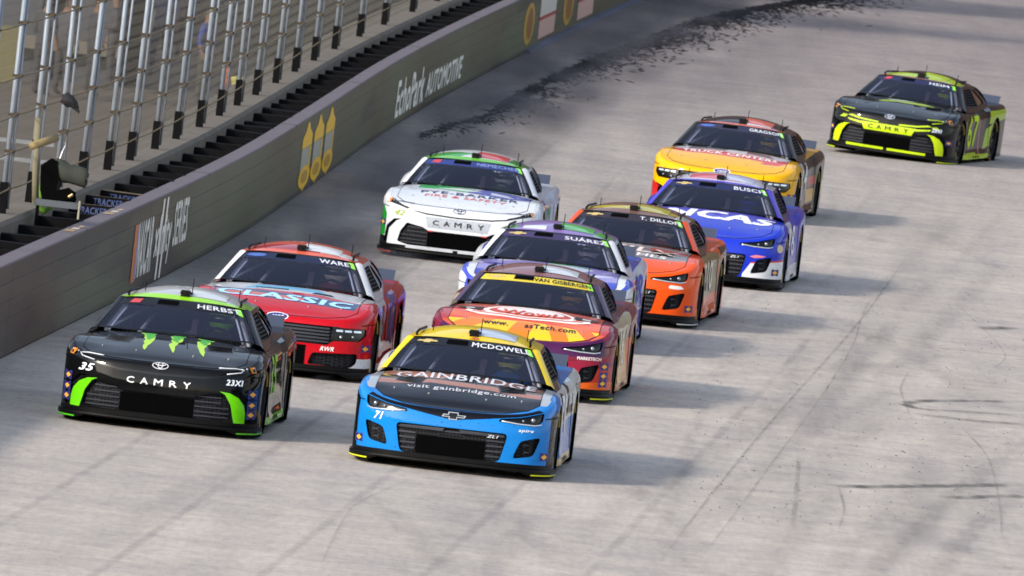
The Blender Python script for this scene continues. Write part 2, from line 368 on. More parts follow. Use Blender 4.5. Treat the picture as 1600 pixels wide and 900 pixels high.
def wheel_meshes():
    prof = [(.235, -.165), (.30, -.178), (.338, -.17), (.352, -.13), (.352, .13), (.338, .17), (.30, .178), (.235, .165)]
    n = 36; V = []; Fc = []
    for i, (r, x) in enumerate(prof):
        for k in range(n): a = 2 * math.pi * k / n; V.append((x, r * math.cos(a), r * math.sin(a)))
    for i in range(len(prof) - 1):
        for k in range(n): k2 = (k + 1) % n; Fc.append((i * n + k, i * n + k2, (i + 1) * n + k2, (i + 1) * n + k))
    t = raw('tyre', V, Fc, RUBBER, None, None, True)
    b = MB(); V = []; Fc = []; prof = [(.24, .17), (.225, .15), (.20, .05), (.08, .06), (.05, .10), (.0, .105)]
    for r, x in prof:
        for k in range(n): a = 2 * math.pi * k / n; V.append((x, r * math.cos(a), r * math.sin(a)))
    for i in range(len(prof) - 1):
        for k in range(n): k2 = (k + 1) % n; Fc.append((i * n + k, i * n + k2, (i + 1) * n + k2, (i + 1) * n + k))
    b.add(V, Fc)
    for j in range(10):
        a = 2 * math.pi * j / 10; d = np.array((0, math.cos(a), math.sin(a))); e = np.array((0, -math.sin(a), math.cos(a)))
        P = []
        for x0 in (.06, .135):
            for r, w in ((.06, .022), (.06, -.022), (.222, -.028), (.222, .028)): P.append(d * r + e * w + np.array((x0 if r < .1 else x0 + .012, 0, 0)))
        b.hexa(P)
    b.tube([(.06, 0, 0), (.16, 0, 0)], .045, 12)
    r = b.build('rim', RIM)
    me = (t.data, r.data); bpy.data.objects.remove(t); bpy.data.objects.remove(r); return me
TYRE, RIMM = wheel_meshes()

def seat_mesh():
    b = MB(); b.hexa([(-.22, 0, .22), (.22, 0, .22), (.24, .5, .20), (-.24, .5, .20), (-.22, 0, .32), (.22, 0, .32), (.24, .5, .28), (-.24, .5, .28)])
    b.hexa([(-.25, .46, .22), (.25, .46, .22), (.25, .58, .22), (-.25, .58, .22), (-.23, .62, .98), (.23, .62, .98), (.23, .72, .98), (-.23, .72, .98)])
    for k in (-1, 1): b.hexa([(k * .27 - .03, .32, .78), (k * .27 + .03, .32, .78), (k * .27 + .03, .70, .78), (k * .27 - .03, .70, .78), (k * .25 - .03, .34, 1.0), (k * .25 + .03, .34, 1.0), (k * .25 + .03, .72, 1.0), (k * .25 - .03, .72, 1.0)])
    o = b.build('seat', mat('seat_cover', '#6a5a68', .7, noise=.4, nscale=6)); me = o.data; bpy.data.objects.remove(o); return me
SEAT = seat_mesh()
def cage_mesh():
    b = MB(); r = .022
    for k in (-1, 1):
        b.tube([(k * .70, 1.66, .55), (k * .71, 1.72, .84), (k * .55, 2.12, 1.12), (k * .55, 3.2, 1.14), (k * .68, 3.3, .5)], r)
        b.tube([(k * .55, 2.9, 1.14), (k * .6, 4.0, .72)], r)
    b.tube([(-.55, 2.12, 1.12), (.55, 2.12, 1.12)], r); b.tube([(-.55, 2.92, 1.14), (.55, 2.92, 1.14)], r)
    b.tube([(-.68, 2.93, .45), (.55, 2.92, 1.13)], r); b.tube([(-.72, 1.75, .84), (-.30, 2.92, 1.12)], .018); b.tube([(-.45, 1.7, .74), (-.30, 2.5, 1.02)], .02)
    b.tube([(-.70, 1.66, .72), (.70, 1.66, .72)], r); b.tube([(-.66, 2.95, .80), (.66, 2.95, .80)], r)
    o = b.build('roll_cage', mat('cage_paint', '#b4b6bc', .5), None, True); me = o.data; bpy.data.objects.remove(o); return me
CAGE = cage_mesh()
def share(name, me, parent, loc=(0, 0, 0), rot=(0, 0, 0)):
    o = bpy.data.objects.new(name, me); o.location = loc; o.rotation_euler = rot; return link(o, parent)
def driver_mesh():
    pts = [(0, .30, .36), (0, .40, .60), (0, .44, .80), (0, .43, .92), (0, .40, 1.02), (.19, .40, .80), (.25, .18, .62), (.13, -.06, .76), (-.19, .40, .80), (-.25, .18, .62), (-.13, -.06, .76)]
    rad = [.17, .17, .16, .07, .10, .075, .055, .045, .075, .055, .045]
    ed = [(0, 1), (1, 2), (2, 3), (3, 4), (2, 5), (5, 6), (6, 7), (2, 8), (8, 9), (9, 10)]
    me = bpy.data.meshes.new('person'); me.from_pydata(pts, ed, []); o = bpy.data.objects.new('person', me); COL.objects.link(o)
    o.modifiers.new('s', 'SKIN'); sub = o.modifiers.new('u', 'SUBSURF'); sub.levels = sub.render_levels = 1
    for i, v in enumerate(me.skin_vertices[0].data): v.radius = (rad[i], rad[i] * .8); v.use_root = i == 0
    bpy.context.view_layer.update(); m2 = bpy.data.meshes.new_from_object(o.evaluated_get(bpy.context.evaluated_depsgraph_get()))
    bpy.data.objects.remove(o); m2.materials.clear(); m2.name = 'person'; m2.polygons.foreach_set('use_smooth', np.ones(len(m2.polygons), bool)); return m2
DRIVER = driver_mesh()
def helmet_mesh():
    bm = bmesh.new(); bmesh.ops.create_uvsphere(bm, u_segments=20, v_segments=12, radius=.135)
    for v in bm.verts: v.co.z *= 1.08; v.co.y *= 1.12
    for f in bm.faces:
        c = f.calc_center_median(); f.smooth = True; f.material_index = 1 if (c.y < -.05 and -.035 < c.z < .055) else 0
    me = bpy.data.meshes.new('helmet'); bm.to_mesh(me); bm.free(); return me

STK = {}
def sticker(parent, surf, x, z, w=.075, h=.085, name='sticker'):
    g = Geo(); sq = lambda a, b: [(x - a, z - b), (x + a, z - b), (x + a, z + b), (x - a, z + b)]
    dm = [(x - w * .36, z), (x, z - h * .3), (x + w * .36, z), (x, z + h * .3)]
    g.panel(surf, sq(w / 2, h / 2), wrap('#3a3f8c'), (), [(sq(w * .43, h * .43), wrap('#20245e')), (dm, wrap('#e8a83a'))], .04, .004); return g.build(name, parent)

def oval_badge(parent, surf, cx, cz, name='emblem'):
    e = empty(name, (0, 0, 0), 0, parent)
def ring_poly(cx, cy, rx, ry, t, n=24): return ellipse(cx, cy, rx, ry, n), ellipse(cx, cy, rx - t, ry - t, n)

def build_car(k):
    S = SHAPES[k['kind']]; kind = k['kind']; Fk = FACE[kind]; base = paint(k['base']) if isinstance(k['base'], str) else k['base']
    root = empty('race_car', (k['x'], k['y'], 0)); root.rotation_euler = (0, k.get('lean', 0), -k['yaw'])
    tag(root, k['label'], 'race car', 'stock cars racing in a pack')
    FR = S.front(); pm = lambda c: paint(c) if isinstance(c, str) else c
    # ---- body: shell with openings, fender tops, pillars
    g = Geo()
    ss = np.r_[np.arange(-SMAX, -1.5, .07), np.arange(-1.5, 1.5, .035), np.arange(1.5, SMAX, .07), SMAX]
    top = S.ztop(ss); outline = [(a, ZB) for a in ss] + list(zip(ss, top))[::-1]
    pts = []
    for a, zt in zip(ss[1:-1], top[1:-1]):
        x, y, _, _ = plan(a); h = .10 if y < .6 else .15
        for z in np.arange(.15, zt - h, .06): pts.append((a, z))
        for q in (0, .3, .52, .7, .83, .92, .97): pts.append((a, zt - h + h * q))
    holes = []
    op = [Fk['grille'], Fk['duct'], mirror(Fk['duct']), Fk['lamp'], mirror(Fk['lamp'])]
    for p in op: holes.append(S.fp(p))
    for sg in (1, -1):
        for yc in (YF, YR): holes.append(arch(yc, sg))
    regs = [(S.fp(p), pm(c)) for p, c in k.get('face', [])]
    regs += [(S.fp(mirror(p)), pm(c)) for p, c in k.get('face_pair', [])] + [(S.fp(p), pm(c)) for p, c in k.get('face_pair', [])]
    regs += [(S.fp([(-.975, .09), (.975, .09), (.975, .15), (.7, .155), (-.7, .155), (-.975, .15)]), BLACK)]
    for sg in (1, -1): regs += [(S.sp(p, sg), pm(c)) for p, c in k.get('flank', [])]
    for sg in (1, -1): regs += [(S.sp([(1.30, .09), (3.42, .09), (3.42, .17), (1.30, .17)], sg), pm(k.get('skirt', BLACK)))]
    g.panel(S.shell, outline, base, holes, regs, pts=np.array(pts))
    for p in op: g.walls(S.shell, S.fp(p), .05, BLACK, (0, 1, 0))
    for sg in (1, -1):
        for yc in (YF, YR): g.walls(S.shell, arch(yc, sg), .30, DARK, (-sg, 0, 0))
    x, y, nx, ny = plan(ss); i = S.inset(y); dk = list(zip(x - nx * i, y - ny * i))
    hood = HOODS[kind]
    dregs = [(dens(p, .06), pm(c)) for p, c in k.get('deck', [])] + [(dens(mirror(p), .06), pm(c)) for p, c in k.get('deck', [])]
    g.panel(S.deck, dk[:-1], base, [hood, CABIN], dregs, .07)
    pil = pm(k.get('pillar', k['base'])); v = np.linspace(0, 1, 9)
    SW = [(1.80, .885), (2.16, 1.115), (2.76, 1.12), (2.78, .875)]; QW = [(2.88, .88), (2.86, 1.115), (3.12, 1.10), (3.55, .95), (3.5, .905)]
    for sg in (1, -1):
        a = S._wind(np.full(9, sg * 1.0), v); yb = 1.62 + (2.125 - 1.62) * v; zb = .815 + (1.152 - .815) * (v + .10 * v * (1 - v)); b = np.stack([sg * S.xs(yb, zb), yb, zb], -1)
        mid = (a + b) / 2 + np.array((sg * .008, -.010, .012)); g.patch(np.stack([a, mid, b], 1), pil, (sg * .4, -.6, .6))
        yy = np.linspace(1.62, 4.10, 32); belt = [(q, float(S.H(np.array(.80), np.array(q))) - .02) for q in yy]
        so = [(q, w) for q, w in zip(yb, zb)] + [(2.6, 1.154), (3.2, 1.152), (3.28, 1.148), (3.7, 1.03), (4.10, .90)] + belt[::-1]
        g.panel(S.side[sg], dens(so, .08), pm(k.get('side_top', k.get('pillar', k['base']))), [SW, QW], [(dens(p, .08), pm(c)) for p, c in k.get('cside', [])], .10)
        for w in (SW, QW): g.walls(S.side[sg], dens(w, .1), .02, BLACK, (-sg, 0, 0))
    g.build('body', root)
    # ---- hood, roof, glass
    g = Geo(); g.panel(S.deck, hood, pm(k.get('hood', k['base'])), (), [(dens(p, .05), pm(c)) for p, c in k.get('hoodart', [])], .055, .003); hd = g.build('hood', root)
    m = MB(); hs = np.array(hood + [hood[0]]); m.tube(S.deck.P(hs) + np.array((0, 0, -.001)), .0055, 5, cap=False); m.build('hood_seam', DARK, hd)
    g = Geo(); g.panel(S.roof, dens([(-1, 0), (1, 0), (1, 1), (-1, 1)], .06), pm(k.get('roof', k['base'])), (), [(dens(p, .06), pm(c)) for p, c in k.get('roofart', [])], .09, .001); g.build('roof', root)
    g = Geo(); g.panel(S.wind, dens([(-.985, .0), (.985, .0), (.985, .985), (-.985, .985)], .08), GLASS, (), (), .08); wd = g.build('windshield', root)
    g = Geo(); q = .985; fr = [(-q, 0), (q, 0), (q, q), (-q, q)]; inn = [(-.955, .045), (.955, .045), (.955, .94), (-.955, .94)]
    g.panel(S.wind, dens(fr, .08), GLOSSBLACK, [dens(inn, .08)], (), .2, .003); g.build('windshield_trim', root)
    bc = k.get('banner', '#14161f'); g = Geo(); g.panel(S.wind, dens([(-.955, .735), (.955, .735), (.957, .955), (-.957, .955)], .06), wrap(bc), (), [(dens([(.72, .79), (.955, .79), (.957, .95), (.80, .95)], .06), wrap(k.get('banner_end', '#7ad04a')))] if 0 else (), .08, .003); bn = g.build('windshield_banner', root)
    decal('corner_decal', [(.885, .76), (.955, .72), (.957, .95), (.86, .95), (.90, .87)], S.wind, wrap('#8fe04a'), root, .005) if k.get('cornermark', 1) else None
    decal('air_inlet', [(-.40, .80), (-.06, .80), (-.06, .945), (-.40, .945)], S.wind, DARK, root, .007)
    lettering('driver_name', k['name'], S.wind, k.get('name_r', .93) - k['name_w'] / 2, .845, k['name_w'], k.get('name_h', .135), wrap(k.get('name_col', '#d2d6de')), root, .007, 0, .026)
    for sg in (1, -1):
        U = [(sg * .86, t) for t in np.linspace(.03, .72, 9)]; m = MB(); m.tube(S.wind.P(U) - S.wind.N(U) * .03, .011, 6); m.build('windshield_brace', mat('brace_metal', '#c4cad8', .4), root, True)
    if k.get('class_mark'): lettering('class_mark', k['class_mark'], S.wind, .46, .66, .15, .05, wrap('#8c98b8'), root, .005)
    if kind == 'coupe':
        decal('maker_mark', [(-.88, .835), (-.77, .835), (-.76, .80), (-.66, .80), (-.65, .835), (-.54, .835), (-.57, .885), (-.64, .885), (-.65, .915), (-.76, .915), (-.77, .885), (-.86, .885)], S.wind, wrap('#b8a46a'), root, .006)
    elif kind == 'muscle': decal('maker_mark', ellipse(-.74, .855, .17, .06), S.wind, wrap('#4a63a8'), root, .006)
    else: decal('maker_mark', [(-.84, .79), (-.68, .79), (-.66, .93), (-.82, .93)], S.wind, wrap('#b0444a'), root, .006)
    g = Geo(); g.panel(S.rear, dens([(-1, 0), (1, 0), (1, 1), (-1, 1)], .1), DARKGLASS, (), (), .12); g.build('rear_window', root)
    for sg in (1, -1):
        g = Geo(); g.panel(S.side[sg], dens(QW, .1), DARKGLASS, (), (), .2, -.012); g.build('quarter_window', root)
        if sg == 1:                                    # the driver's window carries a net of straps
            m = MB()
            for t in np.linspace(0, 1, 8):
                a = np.array((1.80 + .36 * t, .885 + .23 * t)); b = np.array((2.775, .875 + .245 * t))
                m.tube([S.side[1].P(a)[0] - np.array((.015, 0, 0)), S.side[1].P(b)[0] - np.array((.015, 0, 0))], .010, 4)
            for t in np.linspace(.1, .95, 7):
                yt = 1.85 + .9 * t; z1 = min(1.115, .885 + (yt - 1.80) * .64)
                m.tube([S.side[1].P((yt, .88))[0] - np.array((.02, 0, 0)), S.side[1].P((yt, z1))[0] - np.array((.02, 0, 0))], .010, 4)
            m.build('window_net', BLACK, root)
        else:
            g = Geo(); g.panel(S.side[sg], dens(SW, .1), DARKGLASS, (), (), .2, -.012); g.build('side_window', root)
    # ---- inside
    m = MB(); m.hexa([(-.78, 1.36, .30), (.78, 1.36, .30), (.70, 1.75, .30), (-.70, 1.75, .30), (-.60, 1.40, .80), (.60, 1.40, .80), (.70, 1.75, .80), (-.70, 1.75, .80)]); m.box((-.8, 1.4, .12), (.8, 4.1, .16)); m.box((-.66, 3.3, .16), (.66, 3.34, 1.12))
    for sg in (-1, 1): m.hexa([(sg * .80, 1.5, .15), (sg * .83, 1.5, .15), (sg * .83, 4, .15), (sg * .80, 4, .15), (sg * .79, 1.6, .78), (sg * .81, 1.6, .78), (sg * .81, 4, .78), (sg * .79, 4, .78)])
    m.build('cockpit', DARK, root)
    share('seat', SEAT, root, (.36, 2.02, 0)); share('roll_cage', CAGE, root)
    m = MB(); m.tube([(.36 + .17 * math.cos(t), 1.93 + .03 * math.sin(t), .80 + .16 * math.sin(t)) for t in np.linspace(0, 2 * math.pi, 17)], .016, 6, cap=False); m.build('steering_wheel', BLACK, root, True)
    # ---- front details
    def sunk(name, poly, depth, mt, bars=(), parent=root):
        U = S.fp(poly); gg = Geo(); gg.panel(Surf(lambda a, z: S._shell(a, z) + np.array((0, depth, 0)), S._shellhint), U, mt, (), (), .10); return gg.build(name, parent)
    gr = sunk('grille', Fk['grille'], .045, GRILLE)
    bar = lambda x0, x1, z, t=.008, d=.03: raw('grille_bar', *hbar(FR, x0, x1, z, t, d), MESHBLACK, gr)
    if kind == 'coupe':
        for z in (.395, .35, .30, .25, .20):
            if z > .36: bar(-.50, .50, z, .007)
            else: bar(-.53 + (.435 - z) * .2, -.345, z); bar(.345, .53 - (.435 - z) * .2, z)
        raw('radiator_opening', *hbar(FR, -.335, .335, .25, .085, .028, 12), DARK, gr)
        m = MB()
        for sg in (-1, 1): m.hexa([FR.P((sg * a, z))[0] + np.array((0, d, 0)) for d in (.005, .03) for a, z in ((.07, .425), (.50, .418), (.52, .395), (.09, .395))])
        m.build('upper_grille', MESHBLACK, gr)
        lettering('model_mark', 'ZL1', FR, .40, .395, .11, .026, wrap('#c8ccd4'), root, .006, 0, .03, .3)
    elif kind == 'sedan':
        raw('radiator_opening', *hbar(FR, -.36, .36, .255, .09, .03, 12), DARK, gr)
        for z in (.385, .335, .285, .235, .195): bar(-.70 if z < .3 else -.62, -.37, z, .006); bar(.37, .70 if z < .3 else .62, z, .006)
    else:
        for z in (.545, .51, .475, .44, .405): bar(-.56, -.02, z, .009, .025); bar(.02, .56, z, .009, .025)
        raw('radiator_opening', *hbar(FR, -.33, .33, .255, .10, -.006, 12), DARK, root)
    if k.get('bumper_strip'):
        for a, b in ((-.62, -.03), (.03, .62)): raw('bumper_strip', *hbar(FR, a, b, .145, .018, -.008, 10), pm(k['bumper_strip']), root)
    for sg in (1, -1):
        P = Fk['duct'] if sg < 0 else mirror(Fk['duct']); L = Fk['lamp'] if sg < 0 else mirror(Fk['lamp'])
        d = sunk('air_duct', P, .048, GRILLE)
        c = np.mean(P, 0); lo = np.min(P, 0); hi = np.max(P, 0)
        if kind == 'coupe': raw('duct_vane', *hbar(FR, lo[0] + .075, hi[0] - .10, c[1] + .03, .006, .035, 3), MESHBLACK, d); raw('duct_vane', *hbar(FR, lo[0] + .09, hi[0] - .09, c[1] - .04, .006, .035, 3), MESHBLACK, d)
        h = sunk('headlight', L, .022, GLOSSBLACK)
        X = lambda x: sg * x
        if kind == 'coupe':
            tubeon(FR, [(X(.85), .545), (X(.79), .533), (X(.62), .540), (X(.47), .553)], .007, 'light_strip', LAMP, h)
            for xx, zz, rr in ((.775, .583, .022), (.68, .570, .012)): lampon(FR, X(xx), zz, rr, h)
            for j in range(7): pass
        elif kind == 'sedan':
            led = WHITE if k.get('led') is None else pm(k['led'])
            tubeon(FR, [(X(.585), .675), (X(.76), .682), (X(.84), .672), (X(.80), .645), (X(.66), .622)], .006, 'light_strip', led, root)
            for xx, zz, rr in ((.87, .682, .013), (.83, .668, .011)): lampon(FR, X(xx), zz, rr, h)
            decal('marker_light', [(X(.895), .645), (X(.93), .65), (X(.93), .70), (X(.90), .70)], FR, mat('amber_lens', '#e08a2a', .2, coat=1), root, .006)
            lampon(FR, X(.925), .755 if 0 else .74, .004, root) if 0 else None
        else:
            for j in range(3): hb = raw('light_strip', *hbar(FR, *(sorted((X(.63 + .09 * j), X(.70 + .09 * j)))), .535, .010, .008, 2), LAMP, h)
            lampon(FR, X(.80), .478, .014, h); lampon(FR, X(.68), .47, .018, h)
    # ---- splitter, floor
    sv = np.linspace(-1.42, 1.42, 73); x, y, nx, ny = plan(sv); m = Geo()
    rows = [(-.25, .135), (.012, .112), (.022, .095), (.022, .045), (-.02, .035), (-.4, .04)]
    lift = .038 * np.clip((.78 - np.abs(x)) / .08, 0, 1)
    Pg = np.stack([np.stack([x + nx * o, y + ny * o, z + (lift if z < .06 else 0 * lift)], -1) for o, z in rows[1:5]], 0)
    m.patch(Pg, BLACK, (0, -.7, .3)); m.build('splitter', root)
    Q = np.stack([np.stack([x + nx * o, y + ny * o, np.full_like(x, z)], -1) for o, z in ((.018, .112), (-.035, .122))], 0); m = Geo(); m.patch(Q, GLOSSBLACK, (0, 0, 1)); m.build('splitter_lip', root)
    if k.get('endcap'):
        for sg in (1, -1):
            sv = sg * np.linspace(s_of_x(.78), 1.40, 12); x, y, nx, ny = plan(sv)
            m = Geo(); m.patch(np.stack([np.stack([x + nx * .027, y + ny * .027, np.full_like(x, z)], -1) for z in (.050, .063)], 0), pm(k['endcap']), (sg * .3, -1, 0)); m.build('splitter_endcap', root)
    for sg in (1, -1):                                  # shut lines of bumper and door
        for U in ([(float(s_of_x(sg * .89)), .60), (float(s_of_y(.60, sg)), .615)], [(float(s_of_y(1.46, sg)), .17), (float(s_of_y(1.50, sg)), .70)], [(float(s_of_y(3.26, sg)), .17), (float(s_of_y(3.22, sg)), .72)]):
            m = MB(); m.tube(S.shell.P(dens(U, .05, False)), .005, 5); m.build('panel_seam', DARK, root)
    m = MB(); m.box((-.72, .12, .078), (.72, .56, .09)); m.box((-.62, .56, .05), (.62, 1.35, .07)); m.box((-.95, 1.36, .05), (.95, 3.34, .07)); m.box((-.62, 3.34, .05), (.62, 4.2, .07)); m.box((-.9, 4.2, .08), (.9, 4.8, .10)); m.build('underfloor', DARK, root)
    for sg in (1, -1):
        FL = S.flank(sg)
        for yy in (2.05, 2.25, 2.45): decal('exhaust_slot' if 0 else 'skirt_slot', [(yy, .115), (yy + .10, .115), (yy + .10, .15), (yy, .15)], FL, DARK, root, .004) if sg > 0 else None
        for yc in (YF, YR):
            w = empty('wheel', (sg * .785, yc, .352), 0, root)
            if sg < 0: w.rotation_euler = (0, 0, math.pi)
            share('tyre', TYRE, w); share('rim', RIMM, w)
            for t0 in (.5, 3.6): tm = MB(); tm.tube([(.179, .285 * math.cos(t), .285 * math.sin(t)) for t in np.linspace(t0, t0 + 1.1, 9)], .012, 4); tm.build('tyre_mark', wrap('#9a8428'), w)
    # ---- spoiler, roof fittings
    m = MB(); m.hexa([(-.80, 4.70, .885), (.80, 4.70, .885), (.80, 4.71, .885), (-.80, 4.71, .885), (-.80, 4.82, 1.0), (.80, 4.82, 1.0), (.80, 4.83, 1.0), (-.80, 4.83, 1.0)]); m.build('spoiler', mat('spoiler_blade', '#3a4152', .3, coat=1), root)
    z0 = float(S.zc(np.array(2.12)))
    m = MB(); m.box((-.045, 2.09, z0 - .01), (.045, 2.20, z0 + .055)); m.box((-.06, 2.20, z0), (.06, 2.34, z0 + .035)); m.tube([(0, 2.088, z0 + .03), (0, 2.075, z0 + .03)], .018, 8); m.build('roof_camera', BLACK, root)
    for xx, yy, hh in ((.06, 2.16, .14), (-.42, 2.35, .09), (.50, 2.5, .12)):
        zz = float(S._roof(np.array([xx / .64]), np.array([.3]))[0, 2]); m = MB(); m.tube([(xx, yy, zz - .02), (xx + .005, yy + .02, zz + hh)], .005, 5); m.build('antenna', BLACK, root)
    m = MB(); m.tube([(-.55, 2.10, 1.165), (-.56, 2.12, 1.20), (-.545, 2.20, 1.225), (-.53, 3.1, 1.215)], .013, 6); m.build('roof_rail', BLACK, root, True)
    m = MB(); m.tube([(.55, 2.10, 1.165), (.56, 2.12, 1.20), (.545, 2.20, 1.225), (.53, 3.1, 1.215)], .013, 6); m.build('roof_rail', BLACK, root, True)
    g = Geo(); g.panel(S.roof, dens([(.02, .12), (.62, .10), (.62, .42), (.02, .42)], .08), pm(k.get('hatch', '#c9ced6')), (), (), .1, .006); g.build('roof_hatch', root)
    if k.get('vents', 1):
        for sg in (1, -1):
            P = [(sg * .40, .74), (sg * .62, .80), (sg * .60, 1.06), (sg * .36, .98)]
            cc = np.mean(P, 0); fr_ = decal('vent_frame', [tuple(cc + (np.array(q) - cc) * 1.14) for q in P], S.deck, wrap('#3c3b40'), root, .0045)
            vt = decal('hood_vent', P, S.deck, GLOSSBLACK, root, .006)
            for j in range(4):
                a = np.array(P[0]) + (np.array(P[3]) - np.array(P[0])) * (j + .5) / 4; b = np.array(P[1]) + (np.array(P[2]) - np.array(P[1])) * (j + .5) / 4
                m = MB(); m.tube([S.deck.P(a)[0] + np.array((0, 0, .004)), S.deck.P(b)[0] + np.array((0, 0, .004))], .008, 5); m.build('vent_slat', BLACK, vt)
    for xx, yy in ((-.28, .42), (.28, .42), (-.62, .5), (.62, .5)):
        p = S.deck.P((xx, yy))[0]; m = MB(); m.tube([p, p + np.array((0, 0, .012))], .012, 8); m.build('hood_pin', GREY, root)
    # ---- badge on the nose
    bz = {'coupe': .548, 'sedan': .636, 'muscle': .622}[kind]; bc = pm(k.get('badge', '#d8dce2'))
    if kind == 'coupe':
        bw, bh = .11, .034; decal('emblem', [(-bw, bz - .012), (-.04, bz - .012), (-.04, bz - bh), (.04, bz - bh), (.04, bz - .012), (bw, bz - .012), (bw + .015, bz + .012), (.05, bz + .012), (.05, bz + bh), (-.05, bz + bh), (-.05, bz + .012), (-bw + .015, bz + .012)], FR, wrap('#9aa0aa'), root, .008)
        decal('emblem_face', [(-bw + .015, bz - .005), (-.032, bz - .005), (-.032, bz - bh + .008), (.032, bz - bh + .008), (.032, bz - .005), (bw - .01, bz - .005), (bw, bz + .005), (.04, bz + .005), (.04, bz + bh - .008), (-.04, bz + bh - .008), (-.04, bz + .005), (-bw + .025, bz + .005)], FR, GLOSSBLACK, root, .011)
    elif kind == 'sedan':
        g = Geo()
        for cx, cz, rx, rz in ((0, bz, .080, .034), (0, bz + .004, .028, .030), (0, bz + .014, .055, .016)):
            a, b = ring_poly(cx, cz, rx, rz, .0075); g.panel(FR, a, bc, [b], (), .5, .006)
        g.build('emblem', root)
    else:
        g = Geo(); g.panel(FR, ellipse(0, bz, .115, .040), wrap('#e8eaf0'), (), [(ellipse(0, bz, .105, .034), wrap('#1d2f7a'))], .06, .006); g.build('emblem', root)
        lettering('emblem_script', 'Ford', FR, 0, bz, .13, .040, wrap('#e8eaf0'), root, .009, 0, .01, .3)
    # ---- driver: sits in the seat, a thing of its own
    d = share('person', DRIVER.copy(), None); d.data.materials.append(mat('race_suit', k.get('suit', '#3a3c46'), .8))
    d.parent = None; c, s_ = math.cos(k['yaw']), math.sin(k['yaw']); d.location = (k['x'] + .36 * c + 2.05 * s_, k['y'] - .36 * s_ + 2.05 * c, 0); d.rotation_euler = (0, k.get('lean', 0), -k['yaw'])
    tag(d, k['driver'], 'person', 'drivers seated behind the windshields'); hm = helmet_mesh(); hm.materials.append(mat('helmet_shell', k.get('helmet', '#c8ccd4'), .2, coat=1)); hm.materials.append(DARKGLASS)
    share('helmet', hm, d, (0, .40, 1.03))
    for w in k.get('extra', []): w(root, S, FR)
    return root
def hbar(surf, x0, x1, z, t, d, n=8):                  # a bar that follows the nose at height z, sunk d behind it
    xs = np.linspace(x0, x1, n + 1); V = []; Fc = []
    for x in xs:
        for dz, dd in ((-t, 0), (t, 0), (t, .02), (-t, .02)): V.append(surf.P((x, z + dz))[0] + np.array((0, d + dd, 0)))
    for i in range(n):
        for q in range(4): q2 = (q + 1) % 4; Fc.append((i * 4 + q, (i + 1) * 4 + q, (i + 1) * 4 + q2, i * 4 + q2))
    Fc += [(0, 1, 2, 3), (n * 4 + 3, n * 4 + 2, n * 4 + 1, n * 4)]
    return V, Fc
def tubeon(surf, pts, r, name, mt, parent):
    U = dens(pts, .05, False); P = surf.P(U) + surf.N(U) * .004; m = MB(); m.tube(P, r, 6); return m.build(name, mt, parent, True)
def lampon(surf, x, z, r, parent):
    p = surf.P((x, z))[0]; bm = bmesh.new(); bmesh.ops.create_uvsphere(bm, u_segments=10, v_segments=6, radius=r)
    for v in bm.verts: v.co.y *= .6
    for f in bm.faces: f.smooth = True
    me = bpy.data.meshes.new('lamp'); bm.to_mesh(me); bm.free(); me.materials.append(PROJ); o = bpy.data.objects.new('lamp', me); o.location = p + np.array((0, .004, 0)); return link(o, parent)
